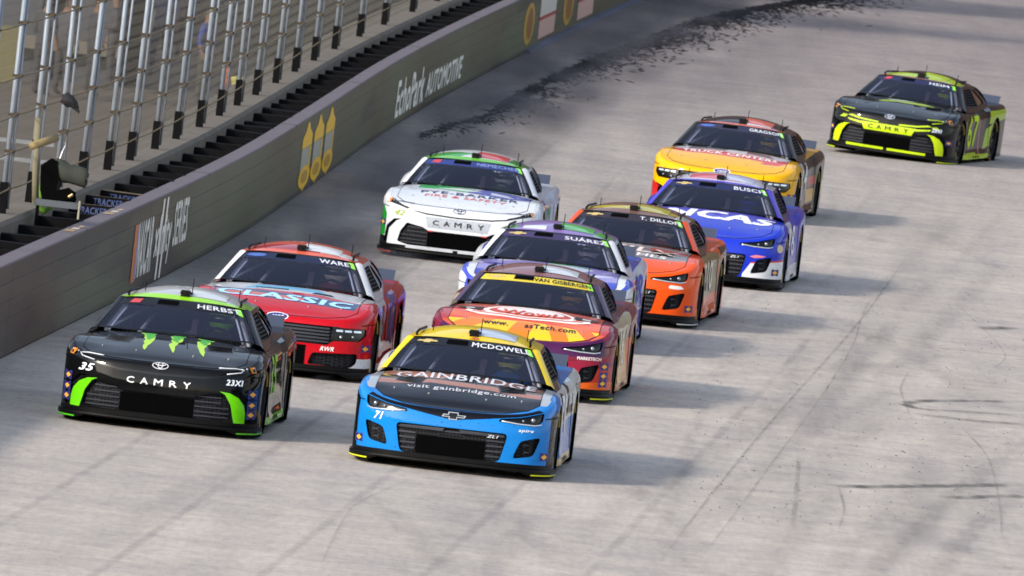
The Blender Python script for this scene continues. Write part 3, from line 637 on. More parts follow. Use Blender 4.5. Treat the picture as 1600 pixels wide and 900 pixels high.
# ------------------------------------------------------------------ track, ground, marks
BASE_Y = [100, 135, 163.9, 182.4, 193, 199, 209.6, 233.1, 271.3, 305.8, 340, 380, 440]
BASE_X = [-8.75, -6.80, -5.16, -4.09, -3.53, -3.26, -2.86, -2.00, -0.15, 1.80, 4.1, 7.4, 13.6]
wx = spline(BASE_Y, BASE_X)
def wp(y, off=0.0, z=0.0):                             # a point off metres track-side of the wall's foot
    y = np.asarray(y, float); s = (wx(y + .5) - wx(y - .5)); n = np.stack([np.ones_like(s), -s], -1) / np.sqrt(1 + s * s)[..., None]
    p = np.stack([wx(y), y], -1) + n * np.asarray(off)[..., None]
    return np.concatenate([p, np.broadcast_to(np.asarray(z, float), s.shape)[..., None]], -1)
def ground_mat(name, col, concrete=True):
    m = bpy.data.materials.new(name); m.use_nodes = True; N, L, b = nodes(m); tc = N.new('ShaderNodeTexCoord'); c = np.array(C(col)[:3])
    def noise(scale, sc3, det=6, rot=0):
        mp = N.new('ShaderNodeMapping'); mp.inputs['Scale'].default_value = sc3; mp.inputs['Rotation'].default_value = (0, 0, rot)
        n = N.new('ShaderNodeTexNoise'); n.inputs['Scale'].default_value = scale; n.inputs['Detail'].default_value = det; n.inputs['Roughness'].default_value = .6
        L.new(tc.outputs['Object'], mp.inputs[0]); L.new(mp.outputs[0], n.inputs['Vector']); return n.outputs['Fac']
    def ramp(f, p0, p1, a, d):
        r = N.new('ShaderNodeValToRGB'); r.color_ramp.elements[0].position = p0; r.color_ramp.elements[1].position = p1
        r.color_ramp.elements[0].color = (*a, 1); r.color_ramp.elements[1].color = (*d, 1); L.new(f, r.inputs[0]); return r.outputs[0]
    def mul(a, d, fac=1):
        x = N.new('ShaderNodeMix'); x.data_type = 'RGBA'; x.blend_type = 'MULTIPLY'; x.inputs[0].default_value = fac; L.new(a, x.inputs[6]); L.new(d, x.inputs[7]); return x.outputs[2]
    o = ramp(noise(1, (.16, .02, 1), 5, .052), .35, .68, tuple(c * (.92, .92, .94)), tuple(c * 1.05))       # broad lanes laid down by tyres
    if concrete:
        o = mul(o, ramp(noise(1, (2.2, .06, 1), 6, .052), .30, .62, (.91, .91, .93), (1.03, 1.03, 1.02)))      # streaks along the driving line
        o = mul(o, ramp(noise(1, (.5, .16, 1), 6), .34, .60, (.92, .92, .93), (1.03, 1.02, 1.01)))            # blotches
        o = mul(o, ramp(noise(1, (14, 1.6, 1), 4), .36, .60, (.92, .92, .93), (1.03, 1.03, 1.03)))            # broom finish
        o = mul(o, ramp(noise(1.3, (1, 1, 1), 6), .34, .62, (.88, .88, .89), (1.05, 1.045, 1.03)))
        o = mul(o, ramp(noise(5, (1, 1, 1), 4), .36, .60, (.91, .91, .92), (1.03, 1.03, 1.02)))
        o = mul(o, ramp(noise(.35, (1, 1, 1), 4), .36, .60, (.92, .91, .92), (1.03, 1.02, 1.0)))
        o = mul(o, ramp(noise(42, (1, .2, 1), 2), .28, .36, (.55, .55, .58), (1, 1, 1)))                       # bits of rubber
    if concrete:                                       # light falloff towards the far turn, painted into the concrete colour
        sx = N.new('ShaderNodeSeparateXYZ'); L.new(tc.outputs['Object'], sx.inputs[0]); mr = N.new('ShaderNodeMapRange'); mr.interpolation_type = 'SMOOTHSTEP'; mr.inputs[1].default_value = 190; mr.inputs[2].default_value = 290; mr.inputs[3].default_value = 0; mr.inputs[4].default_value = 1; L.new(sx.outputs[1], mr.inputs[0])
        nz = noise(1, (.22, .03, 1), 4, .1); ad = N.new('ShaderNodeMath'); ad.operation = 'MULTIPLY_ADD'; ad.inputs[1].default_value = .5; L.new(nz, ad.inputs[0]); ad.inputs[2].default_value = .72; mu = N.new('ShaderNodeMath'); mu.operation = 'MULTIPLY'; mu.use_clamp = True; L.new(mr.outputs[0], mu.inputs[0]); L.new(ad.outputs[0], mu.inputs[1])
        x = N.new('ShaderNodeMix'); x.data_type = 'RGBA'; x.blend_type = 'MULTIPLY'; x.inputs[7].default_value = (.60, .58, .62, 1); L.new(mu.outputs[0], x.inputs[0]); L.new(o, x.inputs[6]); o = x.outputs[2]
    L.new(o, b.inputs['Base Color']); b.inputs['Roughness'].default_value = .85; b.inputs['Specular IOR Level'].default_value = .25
    n = N.new('ShaderNodeTexNoise'); n.inputs['Scale'].default_value = 25; bp = N.new('ShaderNodeBump'); bp.inputs['Strength'].default_value = .25; bp.inputs['Distance'].default_value = .01
    L.new(tc.outputs['Object'], n.inputs['Vector']); L.new(n.outputs['Fac'], bp.inputs['Height']); L.new(bp.outputs[0], b.inputs['Normal'])
    return m
tag(raw('ground', [(-3000, -3000, -2.6), (3000, -3000, -2.6), (3000, 3000, -2.6), (-3000, 3000, -2.6)], [(0, 1, 2, 3)], ground_mat('ground_asphalt', '#5f5f5e', False)), kind='structure')
yy = np.r_[-60, np.arange(60, 445, 5.0), 520, 800]; yc = np.clip(yy, 100, 440); e = wx(yc) - .18 + np.where(yy < 100, (yy - 100) * .056, 0) + np.where(yy > 440, (yy - 440) * .11, 0)
V = []; Fc = []
for a, y in zip(e, yy): V += [(a, y, 0), (a + 12, y, 0), (a + 60, y, 0), (a + 400, y, 0)]
for i in range(len(yy) - 1):
    for j in range(3): Fc.append((i * 4 + j, i * 4 + j + 1, i * 4 + j + 5, i * 4 + j + 4))
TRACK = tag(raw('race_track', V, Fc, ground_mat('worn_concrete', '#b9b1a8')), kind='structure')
V = []; Fc = []
for y in np.arange(90, 441, 10.0): V += [tuple(wp(np.clip(y, 100, 440), -1.45, -2.0) + np.array((0, y - np.clip(y, 100, 440), 0))), tuple(wp(np.clip(y, 100, 440), -60, -2.0) + np.array((0, y - np.clip(y, 100, 440), 0)))]
for i in range(len(V) // 2 - 1): Fc.append((2 * i + 1, 2 * i, 2 * i + 2, 2 * i + 3))
tag(raw('concourse_floor', V, Fc, mat('concourse_concrete', '#554b41', .9, noise=.35, nscale=1.3)), kind='structure')

def mark_mat(name, col, strength, ns=(8, 1.2), edge=2.0):
    m = bpy.data.materials.new(name); m.use_nodes = True; N, L, b = nodes(m); b.inputs['Base Color'].default_value = C(col); b.inputs['Roughness'].default_value = .8
    uv = N.new('ShaderNodeUVMap'); sx = N.new('ShaderNodeSeparateXYZ'); L.new(uv.outputs[0], sx.inputs[0])
    def mth(op, a, bb=None, cl=False):
        x = N.new('ShaderNodeMath'); x.operation = op; x.use_clamp = cl
        for i, q in enumerate((a, bb)):
            if q is None: continue
            if hasattr(q, 'node'): L.new(q, x.inputs[i])
            else: x.inputs[i].default_value = q
        return x.outputs[0]
    d = mth('ABSOLUTE', mth('SUBTRACT', mth('MULTIPLY', sx.outputs[1], 2.0), 1.0)); f = mth('SUBTRACT', 1.0, mth('POWER', d, edge), True)
    tip = mth('MULTIPLY', mth('MULTIPLY', sx.outputs[0], 8.0, True), mth('MULTIPLY', mth('SUBTRACT', 1.0, sx.outputs[0]), 8.0, True))
    tc = N.new('ShaderNodeTexCoord'); mp = N.new('ShaderNodeMapping'); mp.inputs['Scale'].default_value = (ns[0], ns[1], 1); n = N.new('ShaderNodeTexNoise'); n.inputs['Scale'].default_value = 1; n.inputs['Detail'].default_value = 5
    L.new(tc.outputs['Object'], mp.inputs[0]); L.new(mp.outputs[0], n.inputs['Vector'])
    nn = mth('MULTIPLY', mth('SUBTRACT', n.outputs['Fac'], .25), 2.2, True)
    a = mth('MULTIPLY', mth('MULTIPLY', mth('MULTIPLY', f, nn), tip), strength, True)
    t = N.new('ShaderNodeBsdfTransparent'); mx = N.new('ShaderNodeMixShader'); L.new(a, mx.inputs[0]); L.new(t.outputs[0], mx.inputs[1]); L.new(b.outputs[0], mx.inputs[2]); L.new(mx.outputs[0], N['Material Output'].inputs[0]); return m
MZ = [.004]
def ribbon(name, pts, w, m, z=None):
    P = np.array(pts, float); 
    if len(P) > 2:
        t = np.r_[0, np.cumsum(np.linalg.norm(np.diff(P, axis=0), axis=1))]; tt = np.linspace(0, t[-1], max(8, 8 * len(P))); P = np.c_[spline(t, P[:, 0])(tt), spline(t, P[:, 1])(tt)]
    else: P = P[0] + (P[1] - P[0]) * np.linspace(0, 1, 12)[:, None]
    d = np.gradient(P, axis=0); d /= np.linalg.norm(d, axis=1)[:, None]; n = np.c_[-d[:, 1], d[:, 0]]; w = np.broadcast_to(w, len(P))
    if z is None: MZ[0] += .0006; z = MZ[0]
    V = []; Fc = []; UV = []
    for p, q, ww in zip(P, n, w): V += [(*(p - q * ww / 2), z), (*(p + q * ww / 2), z)]
    k = len(P)
    for i in range(k - 1): Fc.append((2 * i + 1, 2 * i, 2 * i + 2, 2 * i + 3)); UV += [(i / (k - 1), 1), (i / (k - 1), 0), ((i + 1) / (k - 1), 0), ((i + 1) / (k - 1), 1)]
    o = raw(name, V, Fc, m, TRACK); u = o.data.uv_layers.new(name='UVMap'); u.data.foreach_set('uv', np.array(UV).ravel()); return o
SOFT = mark_mat('soft_rubber', '#55545c', .13); HARD = mark_mat('fresh_rubber', '#2b2b2e', .8, (5, 2), 2); JOINT = mark_mat('joint_line', '#5d5d6a', .17, (1.5, .4)); CRACK = mark_mat('crack_line', '#38373a', .26, (6, .8), 4)
GROOVE_SHADE = mark_mat('groove_and_shade', '#504e58', .10, (1.2, .12), 2.5)  # tyre rubber in the near lanes, painted shade bands on the far track
for k, off in enumerate((2.35, 3.6, 4.85, 6.1, 7.4)):
    y = np.arange(112, 250 - 12 * k, 6.0); ribbon('joint_line', wp(y, off)[:, :2], .11, JOINT)
pp = lambda *a: [at(u, v) for u, v in a]
for p, w in (([(1015, 900), (1110, 775), (1200, 665), (1345, 500), (1420, 398)], .07), ([(1090, 880), (1180, 760), (1330, 545), (1360, 470), (1400, 450)], .05),
             ([(1238, 830), (1244, 770), (1248, 715)], .10), ([(1310, 830), (1318, 790), (1310, 760)], .06), ([(1565, 850), (1562, 790), (1545, 720), (1500, 665)], .06), ([(1420, 580), (1408, 615), (1425, 660)], .06),
             ([(1500, 480), (1570, 555), (1540, 585)], .05), ([(500, 885), (545, 800), (650, 745)], .05)): ribbon('crack', pp(*p), w * .55, CRACK)
for p, w in (([(1600, 629), (1500, 627), (1432, 628), (1414, 633), (1440, 640), (1520, 645), (1600, 650)], .2), ([(1600, 664), (1510, 657), (1430, 648)], .26),
             ([(1295, 761), (1400, 761), (1600, 758)], .26), ([(1475, 779), (1600, 776)], .24), ([(1530, 514), (1585, 513)], .3)): ribbon('skid_mark', pp(*p), w, HARD)
for p, w in (([(1220, 500), (1330, 520), (1440, 543), (1600, 560)], .3), ([(1000, 592), (1200, 582), (1400, 570), (1470, 548), (1390, 528), (1300, 512)], .35), ([(1100, 565), (1200, 580)], .5), ([(1600, 546), (1470, 548)], .35),
             ([(1170, 740), (1330, 748), (1500, 770)], .5), ([(1380, 800), (1480, 850), (1600, 900)], .35), ([(1250, 470), (1350, 520), (1560, 640)], .35), ([(680, 700), (780, 800), (900, 905)], .45), ([(560, 770), (640, 830), (700, 900)], .4), ([(1000, 820), (1060, 870), (1120, 910)], .4),
             ([(900, 690), (960, 740), (1100, 860)], .3), ([(1300, 360), (1450, 390), (1600, 400)], .5), ([(1440, 360), (1600, 440)], .4), ([(1350, 330), (1600, 352)], .45), ([(1390, 505), (1350, 560), (1240, 690)], .35)): ribbon('tyre_streak', pp(*p), w, SOFT)
for p, w in (([(1180, 760), (1330, 560), (1420, 430), (1475, 330)], .8), ([(1180, 900), (1250, 800), (1400, 580), (1500, 450)], .6), ([(60, 900), (500, 660)], .5), ([(640, 900), (800, 720)], .6), ([(1380, 900), (1480, 700), (1540, 560)], .8)): ribbon('groove_and_shade', pp(*p), w, GROOVE_SHADE)
rr = random.Random(3)                                  # years of faint tyre marks layered over each other
for i in range(44):
    y0 = rr.uniform(128, 205); x0 = rr.uniform(-3.2, 5.6); L = rr.uniform(9, 34); a = .055 + rr.gauss(0, .022); k = rr.gauss(0, .0006); w = rr.choice((.16, .2, .28, .36)); tw = rr.random() < .4
    for d in ((0, .55) if tw else (0,)): ribbon('tyre_streak', [(x0 + d + a * t + k * t * t, y0 + t) for t in np.linspace(0, L, 6)], w, SOFT)
for i in range(14):
    y0 = rr.uniform(132, 190); x0 = rr.uniform(1.5, 6); L = rr.uniform(.8, 2.6); a = rr.gauss(.8, 1.2); ribbon('tyre_streak', [(x0 + L * t, y0 + a * t + rr.gauss(0, .02) + 1.2 * t * t) for t in (0, .33, .66, 1)], rr.uniform(.18, .4), SOFT)
y = np.arange(165, 400, 8.0)
ribbon('groove_and_shade', wp(y, 1.1)[:, :2], 3.0, mark_mat('wall_dirt_shade', '#3f3d44', .9, (1.0, .1), 2))  # strip along the wall's foot: dirt with the wall's shadow painted in
ribbon('groove_and_shade', [at(820, 225), at(1000, 170), at(1250, 120), at(1500, 100)], 1.6, GROOVE_SHADE); ribbon('groove_and_shade', [at(640, 250), at(820, 190), at(1100, 110), at(1400, 20)], 1.8, GROOVE_SHADE); ribbon('groove_and_shade', [at(1010, 110), at(1250, 40), at(1420, -10)], 2.6, GROOVE_SHADE)  # bands of shade across the far track, painted as dark ribbons
# loose rubber thrown up against the wall
line = np.array([at(*q) for q in ((660, 215), (700, 197), (760, 182), (812, 150), (860, 125), (930, 95), (1000, 68), (1080, 38), (1160, 18), (1290, -5), (1360, -30))]); V = []; Fc = []
t = np.r_[0, np.cumsum(np.linalg.norm(np.diff(line, axis=0), axis=1))]; lx, ly = spline(t, line[:, 0]), spline(t, line[:, 1])
for i in range(9000):
    s = RNG.uniform(0, t[-1]); f = s / t[-1]; side = RNG.random()
    off = RNG.normal(0, .04 + .05 * f) if side < .5 else abs(RNG.normal(0, .28 + .40 * f)) - .08
    if RNG.random() > (.15 + f * 1.5): continue
    if math.sin(s * .9) + math.sin(s * .37 + 1) + RNG.normal(0, .9) < -1.3: continue
    c0 = np.array((lx(s) + off, ly(s) + RNG.normal(0, .4))); a = RNG.uniform(-.25, .25); L = RNG.uniform(.015, .045) * (1.2 if side < .5 else .9); w = RNG.uniform(.25, .65); h = RNG.uniform(.004, .016)
    d = np.array((math.cos(a), math.sin(a))); n = np.array((-d[1], d[0])); k = len(V); 
    for u_, v_ in ((-1, -.4), (-.2, -1), (1, -.3), (.7, .6), (-.3, 1)): V.append((*(c0 + d * L * u_ * .6 + n * w * v_), .004))
    V.append((*c0, h + .004)); Fc += [(k + j, k + (j + 1) % 5, k + 5) for j in range(5)]
tag(raw('rubber_marbles', V, Fc, mat('shredded_rubber', '#0c0c0e', .9, spec=.1)), kind='stuff')
V = []; Fc = []
for i in range(420):                                  # scattered specks and crumbs over the lower lanes
    u_, v_ = RNG.uniform(1080, 1650), RNG.uniform(430, 820); c0 = at(u_, v_)
    if c0[0] < wx(np.clip(c0[1], 100, 440)) + .3: continue
    L = RNG.uniform(.004, .012); w = L * RNG.uniform(1, 5); k = len(V)
    V += [(c0[0] - L, c0[1], .003), (c0[0], c0[1] - w, .003), (c0[0] + L, c0[1], .003), (c0[0], c0[1] + w, .003), (c0[0], c0[1], .010)]; Fc += [(k, k + 1, k + 4), (k + 1, k + 2, k + 4), (k + 2, k + 3, k + 4), (k + 3, k, k + 4)]
tag(raw('rubber_crumbs', V, Fc, mat('rubber_crumb', '#232326', .9)), kind='stuff')

# ------------------------------------------------------------------ barrier wall along the track
wall = empty('barrier_wall', tuple(wp(180.0, -.1))); tag(wall, 'long dark olive barrier wall of stacked steel tubes along the outside of the track', 'wall'); W0 = np.array(wall.location)
def wraw(name, m, mt, parent=wall, smooth=False):
    o = m.build(name, mt, parent, smooth)
    return o
def strip(m, y0, y1, secs, base, mi=0, step=3.0):      # sweep a cross-section (offset, z) along the wall, capped
    ys = np.linspace(y0, y1, max(2, int((y1 - y0) / step) + 1)); n = len(secs); V = []; Fc = []
    for y in ys:
        for o, z in secs: V.append(tuple(wp(y, o, z) - base))
    for i in range(len(ys) - 1):
        for k in range(n): k2 = (k + 1) % n; Fc.append((i * n + k, i * n + k2, (i + 1) * n + k2, (i + 1) * n + k))
    Fc += [tuple(range(n - 1, -1, -1)), tuple(range((len(ys) - 1) * n, len(ys) * n))]; m.add(V, Fc, mi)
def wall_mat(name, a, b_, c_=None):
    m = bpy.data.materials.new(name); m.use_nodes = True; N, L, b = nodes(m); tc = N.new('ShaderNodeTexCoord')
    n = N.new('ShaderNodeTexNoise'); n.inputs['Scale'].default_value = .09; n.inputs['Detail'].default_value = 3; mp = N.new('ShaderNodeMapping'); mp.inputs['Scale'].default_value = (1, 1, 2)
    L.new(tc.outputs['Object'], mp.inputs[0]); L.new(mp.outputs[0], n.inputs['Vector']); r = N.new('ShaderNodeValToRGB'); r.color_ramp.elements[0].position = .38; r.color_ramp.elements[1].position = .62; r.color_ramp.elements[0].color = C(a); r.color_ramp.elements[1].color = C(b_); L.new(n.outputs['Fac'], r.inputs[0])
    n2 = N.new('ShaderNodeTexNoise'); n2.inputs['Scale'].default_value = 1; n2.inputs['Detail'].default_value = 6; mp2 = N.new('ShaderNodeMapping'); mp2.inputs['Scale'].default_value = (.5, .06, .7); L.new(tc.outputs['Object'], mp2.inputs[0]); L.new(mp2.outputs[0], n2.inputs['Vector'])
    r2 = N.new('ShaderNodeValToRGB'); r2.color_ramp.elements[0].position = .43; r2.color_ramp.elements[1].position = .52; r2.color_ramp.elements[0].color = (.38, .37, .42, 1); r2.color_ramp.elements[1].color = (1, 1, 1, 1); L.new(n2.outputs['Fac'], r2.inputs[0])
    x = N.new('ShaderNodeMix'); x.data_type = 'RGBA'; x.blend_type = 'MULTIPLY'; x.inputs[0].default_value = 1; L.new(r.outputs[0], x.inputs[6]); L.new(r2.outputs[0], x.inputs[7]); L.new(x.outputs[2], b.inputs['Base Color']); b.inputs['Roughness'].default_value = .6; return m
OLIVE = wall_mat('scuffed_wall_paint', '#50462f', '#585a40'); CAP = mat('wall_cap_paint', '#645a60', .6, noise=.2, nscale=2)
ys = list(np.arange(106, 335, 8.3)); ys = [y - (ys[int(np.argmin(np.abs(np.array(ys) - 164.3)))] - 164.3) for y in ys]
for a, b_ in zip(ys[:-1], ys[1:]):
    for j in range(5):
        m = MB(); z0 = .018 + j * .195; r = .004; strip(m, a + .006, b_ - .006, [(-.16, z0), (-.004, z0), (0, z0 + r), (0, z0 + .192 - r), (-.004, z0 + .192), (-.16, z0 + .192)], W0); m.build('steel_tube', OLIVE, wall)
m = MB(); strip(m, ys[0], ys[-1], [(-.15, .0), (-.02, .0), (-.02, .985), (-.15, .985)], W0); m.build('wall_core', DARK, wall)
m = MB(); strip(m, ys[0], ys[-1], [(-.20, .99), (.004, .99), (.004, 1.004), (-.004, 1.012), (-.20, 1.012)], W0); m.build('wall_cap', CAP, wall)
for y in np.arange(ys[0], ys[-1], 16.6):
    m = MB(); strip(m, y - .03, y + .03, [(-.205, .986), (.007, .986), (.007, 1.016), (-.205, 1.016)], W0); m.build('cap_joint', mat('joint_steel', '#3c3a3c', .6), wall)
m = MB(); strip(m, 270, 345, [(.0, 0), (.10, 0), (.08, .05), (0, .07)], W0); m.build('wall_apron', mat('apron_paint', '#63677a', .7, noise=.15), wall)
# lettering and signs painted on the face
WF = Surf(lambda y, z: wp(y, .004, z) - W0, (1, 0, 0)); CREAM = wrap('#f4f0e2')
def proj_x(P):
    x, y, z = P[0], P[1], P[2] - CAM_H; d = y * cp - z * sp; return 800 + F_PX / d * (x * cr + (y * sp + z * cp) * sr)
def yof(u, z=.5):
    a, b = 110.0, 330.0
    for _ in range(40):
        c = (a + b) / 2
        if proj_x(wp(c, 0, z)) < u: a = c
        else: b = c
    return a
def wtext(s, y0, y1, z0, z1, m, **k): lettering('wall_lettering', s, WF, (y0 + y1) / 2, (z0 + z1) / 2, y1 - y0, z1 - z0, m, wall, .003, step=1.0, **k)
def wpoly(name, p, m, **k): decal(name, p, WF, m, wall, k.pop('off', .003), step=1.0, **k)
n0, n1, n2, n3, n4, n5, n6, n7 = [yof(u) for u in (207, 212, 214, 237, 241, 266, 270, 291)]
wpoly('wall_sign', [(n0, .14), (n1, .14), (n1, .80), (n0, .80)], wrap('#d0783a')); wpoly('wall_sign', [(n1, .14), (n2, .14), (n2, .80), (n1, .80)], wrap('#7a86b8'))
wtext('NASCAR', n2, n3, .18, .80, CREAM, bold=.045); wtext('xfinity', n4, n5, .18, .78, CREAM, bold=.04); wtext('SERIES', n6, n7, .34, .84, CREAM, bold=.045)
for d in (n4 + .5, n5 - 1.2): wpoly('wall_sign', [(d, .03), (d + .22, .03), (d + .42, .96), (d + .20, .96)], CREAM)
for j in range(3):
    a = yof(469) + (yof(523) - yof(469)) / 3 * j; b_ = a + (yof(523) - yof(469)) / 3 - .35; c0 = (a + b_) / 2; Y_ = wrap('#f0bc28'); G_ = wrap('#a3a596')
    wpoly('wall_sign', [(a + .1, .61), (b_ - .1, .61), (b_ - .1, .75), (c0 + .5, .84), (c0 + .15, .94), (c0 - .15, .94), (c0 - .5, .84), (a + .1, .75)], Y_)
    wpoly('wall_sign', [(a + .12, .26), (b_ - .12, .26), (b_ - .12, .605), (a + .12, .605)], G_); wpoly('wall_sign', [(b_ - .5, .28), (b_ - .22, .28), (b_ - .22, .60), (b_ - .5, .60)], Y_, off=.006)
    wpoly('wall_sign', ellipse(c0, .22, 1.35, .15), Y_, off=.005); wpoly('wall_sign', ellipse(c0, .22, .8, .085), wrap('#b88f30'), off=.007); wpoly('wall_sign', [(c0 - .5, .08), (c0 + .5, .08), (c0, .02)], Y_)
y0, y1, y2 = yof(620), yof(665), yof(723)
wtext('EchoPark', y0, y1 - .3, .14, .66, CREAM, bold=.05, shear=.15); wtext('AUTOMOTIVE', y1 + .4, y2, .18, .52, CREAM, bold=.05, shear=.25)
for u in (818, 880, 1040):
    d = yof(u); w = 3.2; wpoly('wall_sign', ellipse(d + w / 2, .50, w / 2, .36), wrap('#b8923a')); wpoly('wall_sign', ellipse(d + w / 2 + .2, .50, w / 3.4, .27), wrap('#8a5a1c'), off=.006)
    d2, d3 = d + w + 1.6, d + w + 6.6; wpoly('wall_sign', [(d2, .52), (d3, .52), (d3, .90), (d2, .90)], wrap('#cfcbbf')); wpoly('wall_sign', [(d2, .46), (d3, .46), (d3, .52), (d2, .52)], wrap('#a83a34'), off=.005); wpoly('wall_sign', [(d2, .14), (d3, .14), (d3, .46), (d2, .46)], wrap('#d0a89c'))
WC = Surf(lambda y, o: wp(y, o, 1.013) - W0, (0, 0, 1))
for d in (171.6, 176.4):
    for j, c in enumerate(('#b0946a', '#c8b8b0', '#b8a080')): decal('cap_sign', [(d + j * .55, -.17 + .03 * j), (d + .42 + j * .55, -.17 + .03 * j), (d + .42 + j * .55, -.06), (d + j * .55, -.06)], WC, wrap(c), wall, .003)
STRUT = mat('strut_rubber', '#08080b', .8, noise=.3, nscale=6, spec=.1); STRUTW = wrap('#34446f'); STRUTT = wrap('#7d6542')
def strut_mesh(t):
    m = MB(); s = .56; h = .14; m.hexa([(-s, -.16, 0), (0, -.16, 0), (0, .16, 0), (-s, .16, 0), (-s, -.12, h), (0, -.12, h), (0, .12, h), (-s, .12, h)]); return m.build('strut', STRUT)
st0 = strut_mesh(0); bpy.data.objects.remove(st0, do_unlink=False) if 0 else None
first = True; k = 0
for y in np.arange(120, 330, 2.0):
    p = wp(y + RNG.normal(0, .08), -.19, .87 + RNG.normal(0, .008)) - W0; s = float(wx(y + .5) - wx(y - .5))
    o = st0 if first else share('strut', st0.data, None); first = False
    o.parent = wall; o.location = p; o.rotation_euler = (RNG.normal(0, .03), RNG.normal(0, .015), -math.atan(s) + RNG.normal(0, .05)); k += 1
    if 177.2 < y < 183.2:
        SF = Surf(lambda x, z: np.stack([x, -.16 + .04 * z / .14, z], -1), (0, -1, .3)); lettering('strut_lettering', 'TRACKER', SF, -.22, .075, .34, .075, STRUTW, o, .003, bold=.03)
        raw('strut_stripe', [(-.54, -.10, .143), (-.02, -.10, .143), (-.02, .08, .143), (-.54, .08, .143)], [(0, 1, 2, 3)], STRUTT, o)

# ------------------------------------------------------------------ concrete ledge with the catch fence
ledge = empty('concrete_ledge', tuple(wp(180.0, -1.0))); L0 = np.array(ledge.location); tag(ledge, 'rough grey concrete ledge behind the barrier wall carrying the fence posts', 'ledge')
m = MB(); strip(m, 100, 340, [(-.68, -2.3), (-.68, 1.06), (-.72, 1.10), (-1.35, 1.10), (-1.35, -2.3)], L0); m.build('ledge_block', mat('ledge_concrete', '#625a50', .9, noise=.35, nscale=1.2, bump=.6, bscale=8), ledge)
fence = empty('catch_fence', tuple(wp(180.0, -.88, 1.10))); F0 = np.array(fence.location); tag(fence, 'tall catch fence of silver posts, rusty cables and wire mesh above the ledge', 'fence')
PIPE = mat('galvanised_pipe', '#7f8893', .55, metal=.2, noise=.12, nscale=3); ROPE = mat('rusty_cable', '#6f6044', .85, noise=.3, nscale=4); RUST = mat('rusty_clamp', '#3a3024', .85)
PY = []; 
for u, v in ((33, 334), (150.7, 283), (186.7, 265), (223, 250), (254, 231.7), (287, 216), (320, 197), (355, 180), (383, 164), (408, 147), (435, 128), (462, 110), (496, 93), (526, 75), (561, 55), (594, 36), (630, 15)):
    PY.append(float(at(u, v, 1.12)[1]))
PY = [PY[0] + (PY[1] - PY[0]) * t / 3 for t in (-2, -1, 0, 1, 2)] + PY[1:] + [PY[-1] + 6.6 * j for j in (1, 2, 3, 4, 5, 6)]
CZ = (.27, .68, 1.08, 1.50, 2.08, 2.66); FT = 2.9; OFF = -.90
m = MB(); m.tube([(0, 0, .0), (0, 0, FT)], .028, 10); post = m.build('post', PIPE, None, True)
m = MB(); m.tube([(.060, .03, .05), (.060, .03, FT)], .014, 8); brace = m.build('post_rail', PIPE, None, True)
m = MB(); m.hexa([(-.045, -.05, -.01), (.045, -.05, -.01), (.045, .05, -.01), (-.045, .05, -.01), (-.042, -.048, .34), (.042, -.048, .34), (.042, .048, .34), (-.042, .048, .34)]); foot = m.build('post_base', mat('post_base_black', '#08080a', .8, spec=.1), None)
m = MB()
m.box((-.036, -.042, -.015), (.076, .05, .015))
clamp = m.build('cable_clamp', RUST, None); clamp_used = [False]
for i, y in enumerate(PY):
    p = wp(y, OFF, 1.10) - F0; s = float(wx(y + .5) - wx(y - .5)); rz = -math.atan(s)
    for q, (nm, src) in enumerate((('post', post), ('post_rail', brace), ('post_base', foot))):
        if i == 0: o = src; o.parent = fence
        elif q == 0: o = share(nm, src.data, fence)
        else: o = share(nm, src.data, fence)
        o.location = p; o.rotation_euler = (RNG.normal(0, .004), RNG.normal(0, .006), rz)
    for z in CZ:
        if clamp_used[0]: o = share('cable_clamp', clamp.data, fence)
        else: o = clamp; o.parent = fence; clamp_used[0] = True
        o.location = p + np.array((0, 0, z)); o.rotation_euler = (0, RNG.normal(0, .15), rz)
for z in CZ:
    pts = []
    for a, b_ in zip(PY[:-1], PY[1:]):
        for t in (0, .25, .5, .75): pts.append(wp(a + (b_ - a) * t, OFF + .055, 1.10 + z - .012 * t * (1 - t) * 4) - F0)
    m = MB(); m.tube(pts, .009, 5); m.build('cable', ROPE, fence, True)
m = MB(); V = []; Fc = []
def wire(y0, z0, y1, z1, r=.0012):
    a = wp(y0, OFF - .05, 1.12 + z0) - F0; b_ = wp(y1, OFF - .05, 1.12 + z1) - F0; k = len(V)
    for p in (a, b_): V.extend([tuple(p + np.array((r * 1.2, 0, -r))), tuple(p + np.array((-r * 1.2, 0, -r))), tuple(p + np.array((0, r, r)))])
    Fc.extend([(k, k + 1, k + 4, k + 3), (k + 1, k + 2, k + 5, k + 4), (k + 2, k, k + 3, k + 5)])
for y in np.arange(150, 285, .15):
    wire(y, .02, y + FT * .55, FT); wire(y, FT, y + FT * .55, .02)
tag(raw('wire_mesh', V, Fc, mat('mesh_wire', '#55534f', .6, metal=.2), fence), kind='stuff')

# ------------------------------------------------------------------ remote camera on its bracket
CAMP = np.array((*at(88, 318, 1.22), 1.22)); br = empty('camera_bracket', tuple(CAMP)); tag(br, 'grey metal shelf bracket sticking out over the ledge under the camera', 'bracket')
m = MB(); m.hexa([(-.26, -.12, -.035), (.27, -.12, -.035), (.27, .12, -.035), (-.26, .12, -.035), (-.22, -.10, .035), (.27, -.10, .035), (.27, .10, .035), (-.22, .10, .035)]); m.build('shelf', mat('shelf_metal', '#474b52', .6, metal=.2), br)
m = MB(); m.tube([(.255, -.11, .06), (.255, -.11, -.14)], .012, 6); m.build('shelf_arm', mat('pale_pipe', '#a8a48e', .6), br); m = MB(); m.tube([(-.2, 0, -.03), (-.2, .1, -.30)], .02, 6); m.build('shelf_leg', BLACK, br)
tv = empty('broadcast_camera', tuple(CAMP + np.array((-.02, 0, .036)))); tv.scale = (.86, .86, .86); tag(tv, 'black remote broadcast camera with a grey fabric lens cover beside the fence', 'camera')
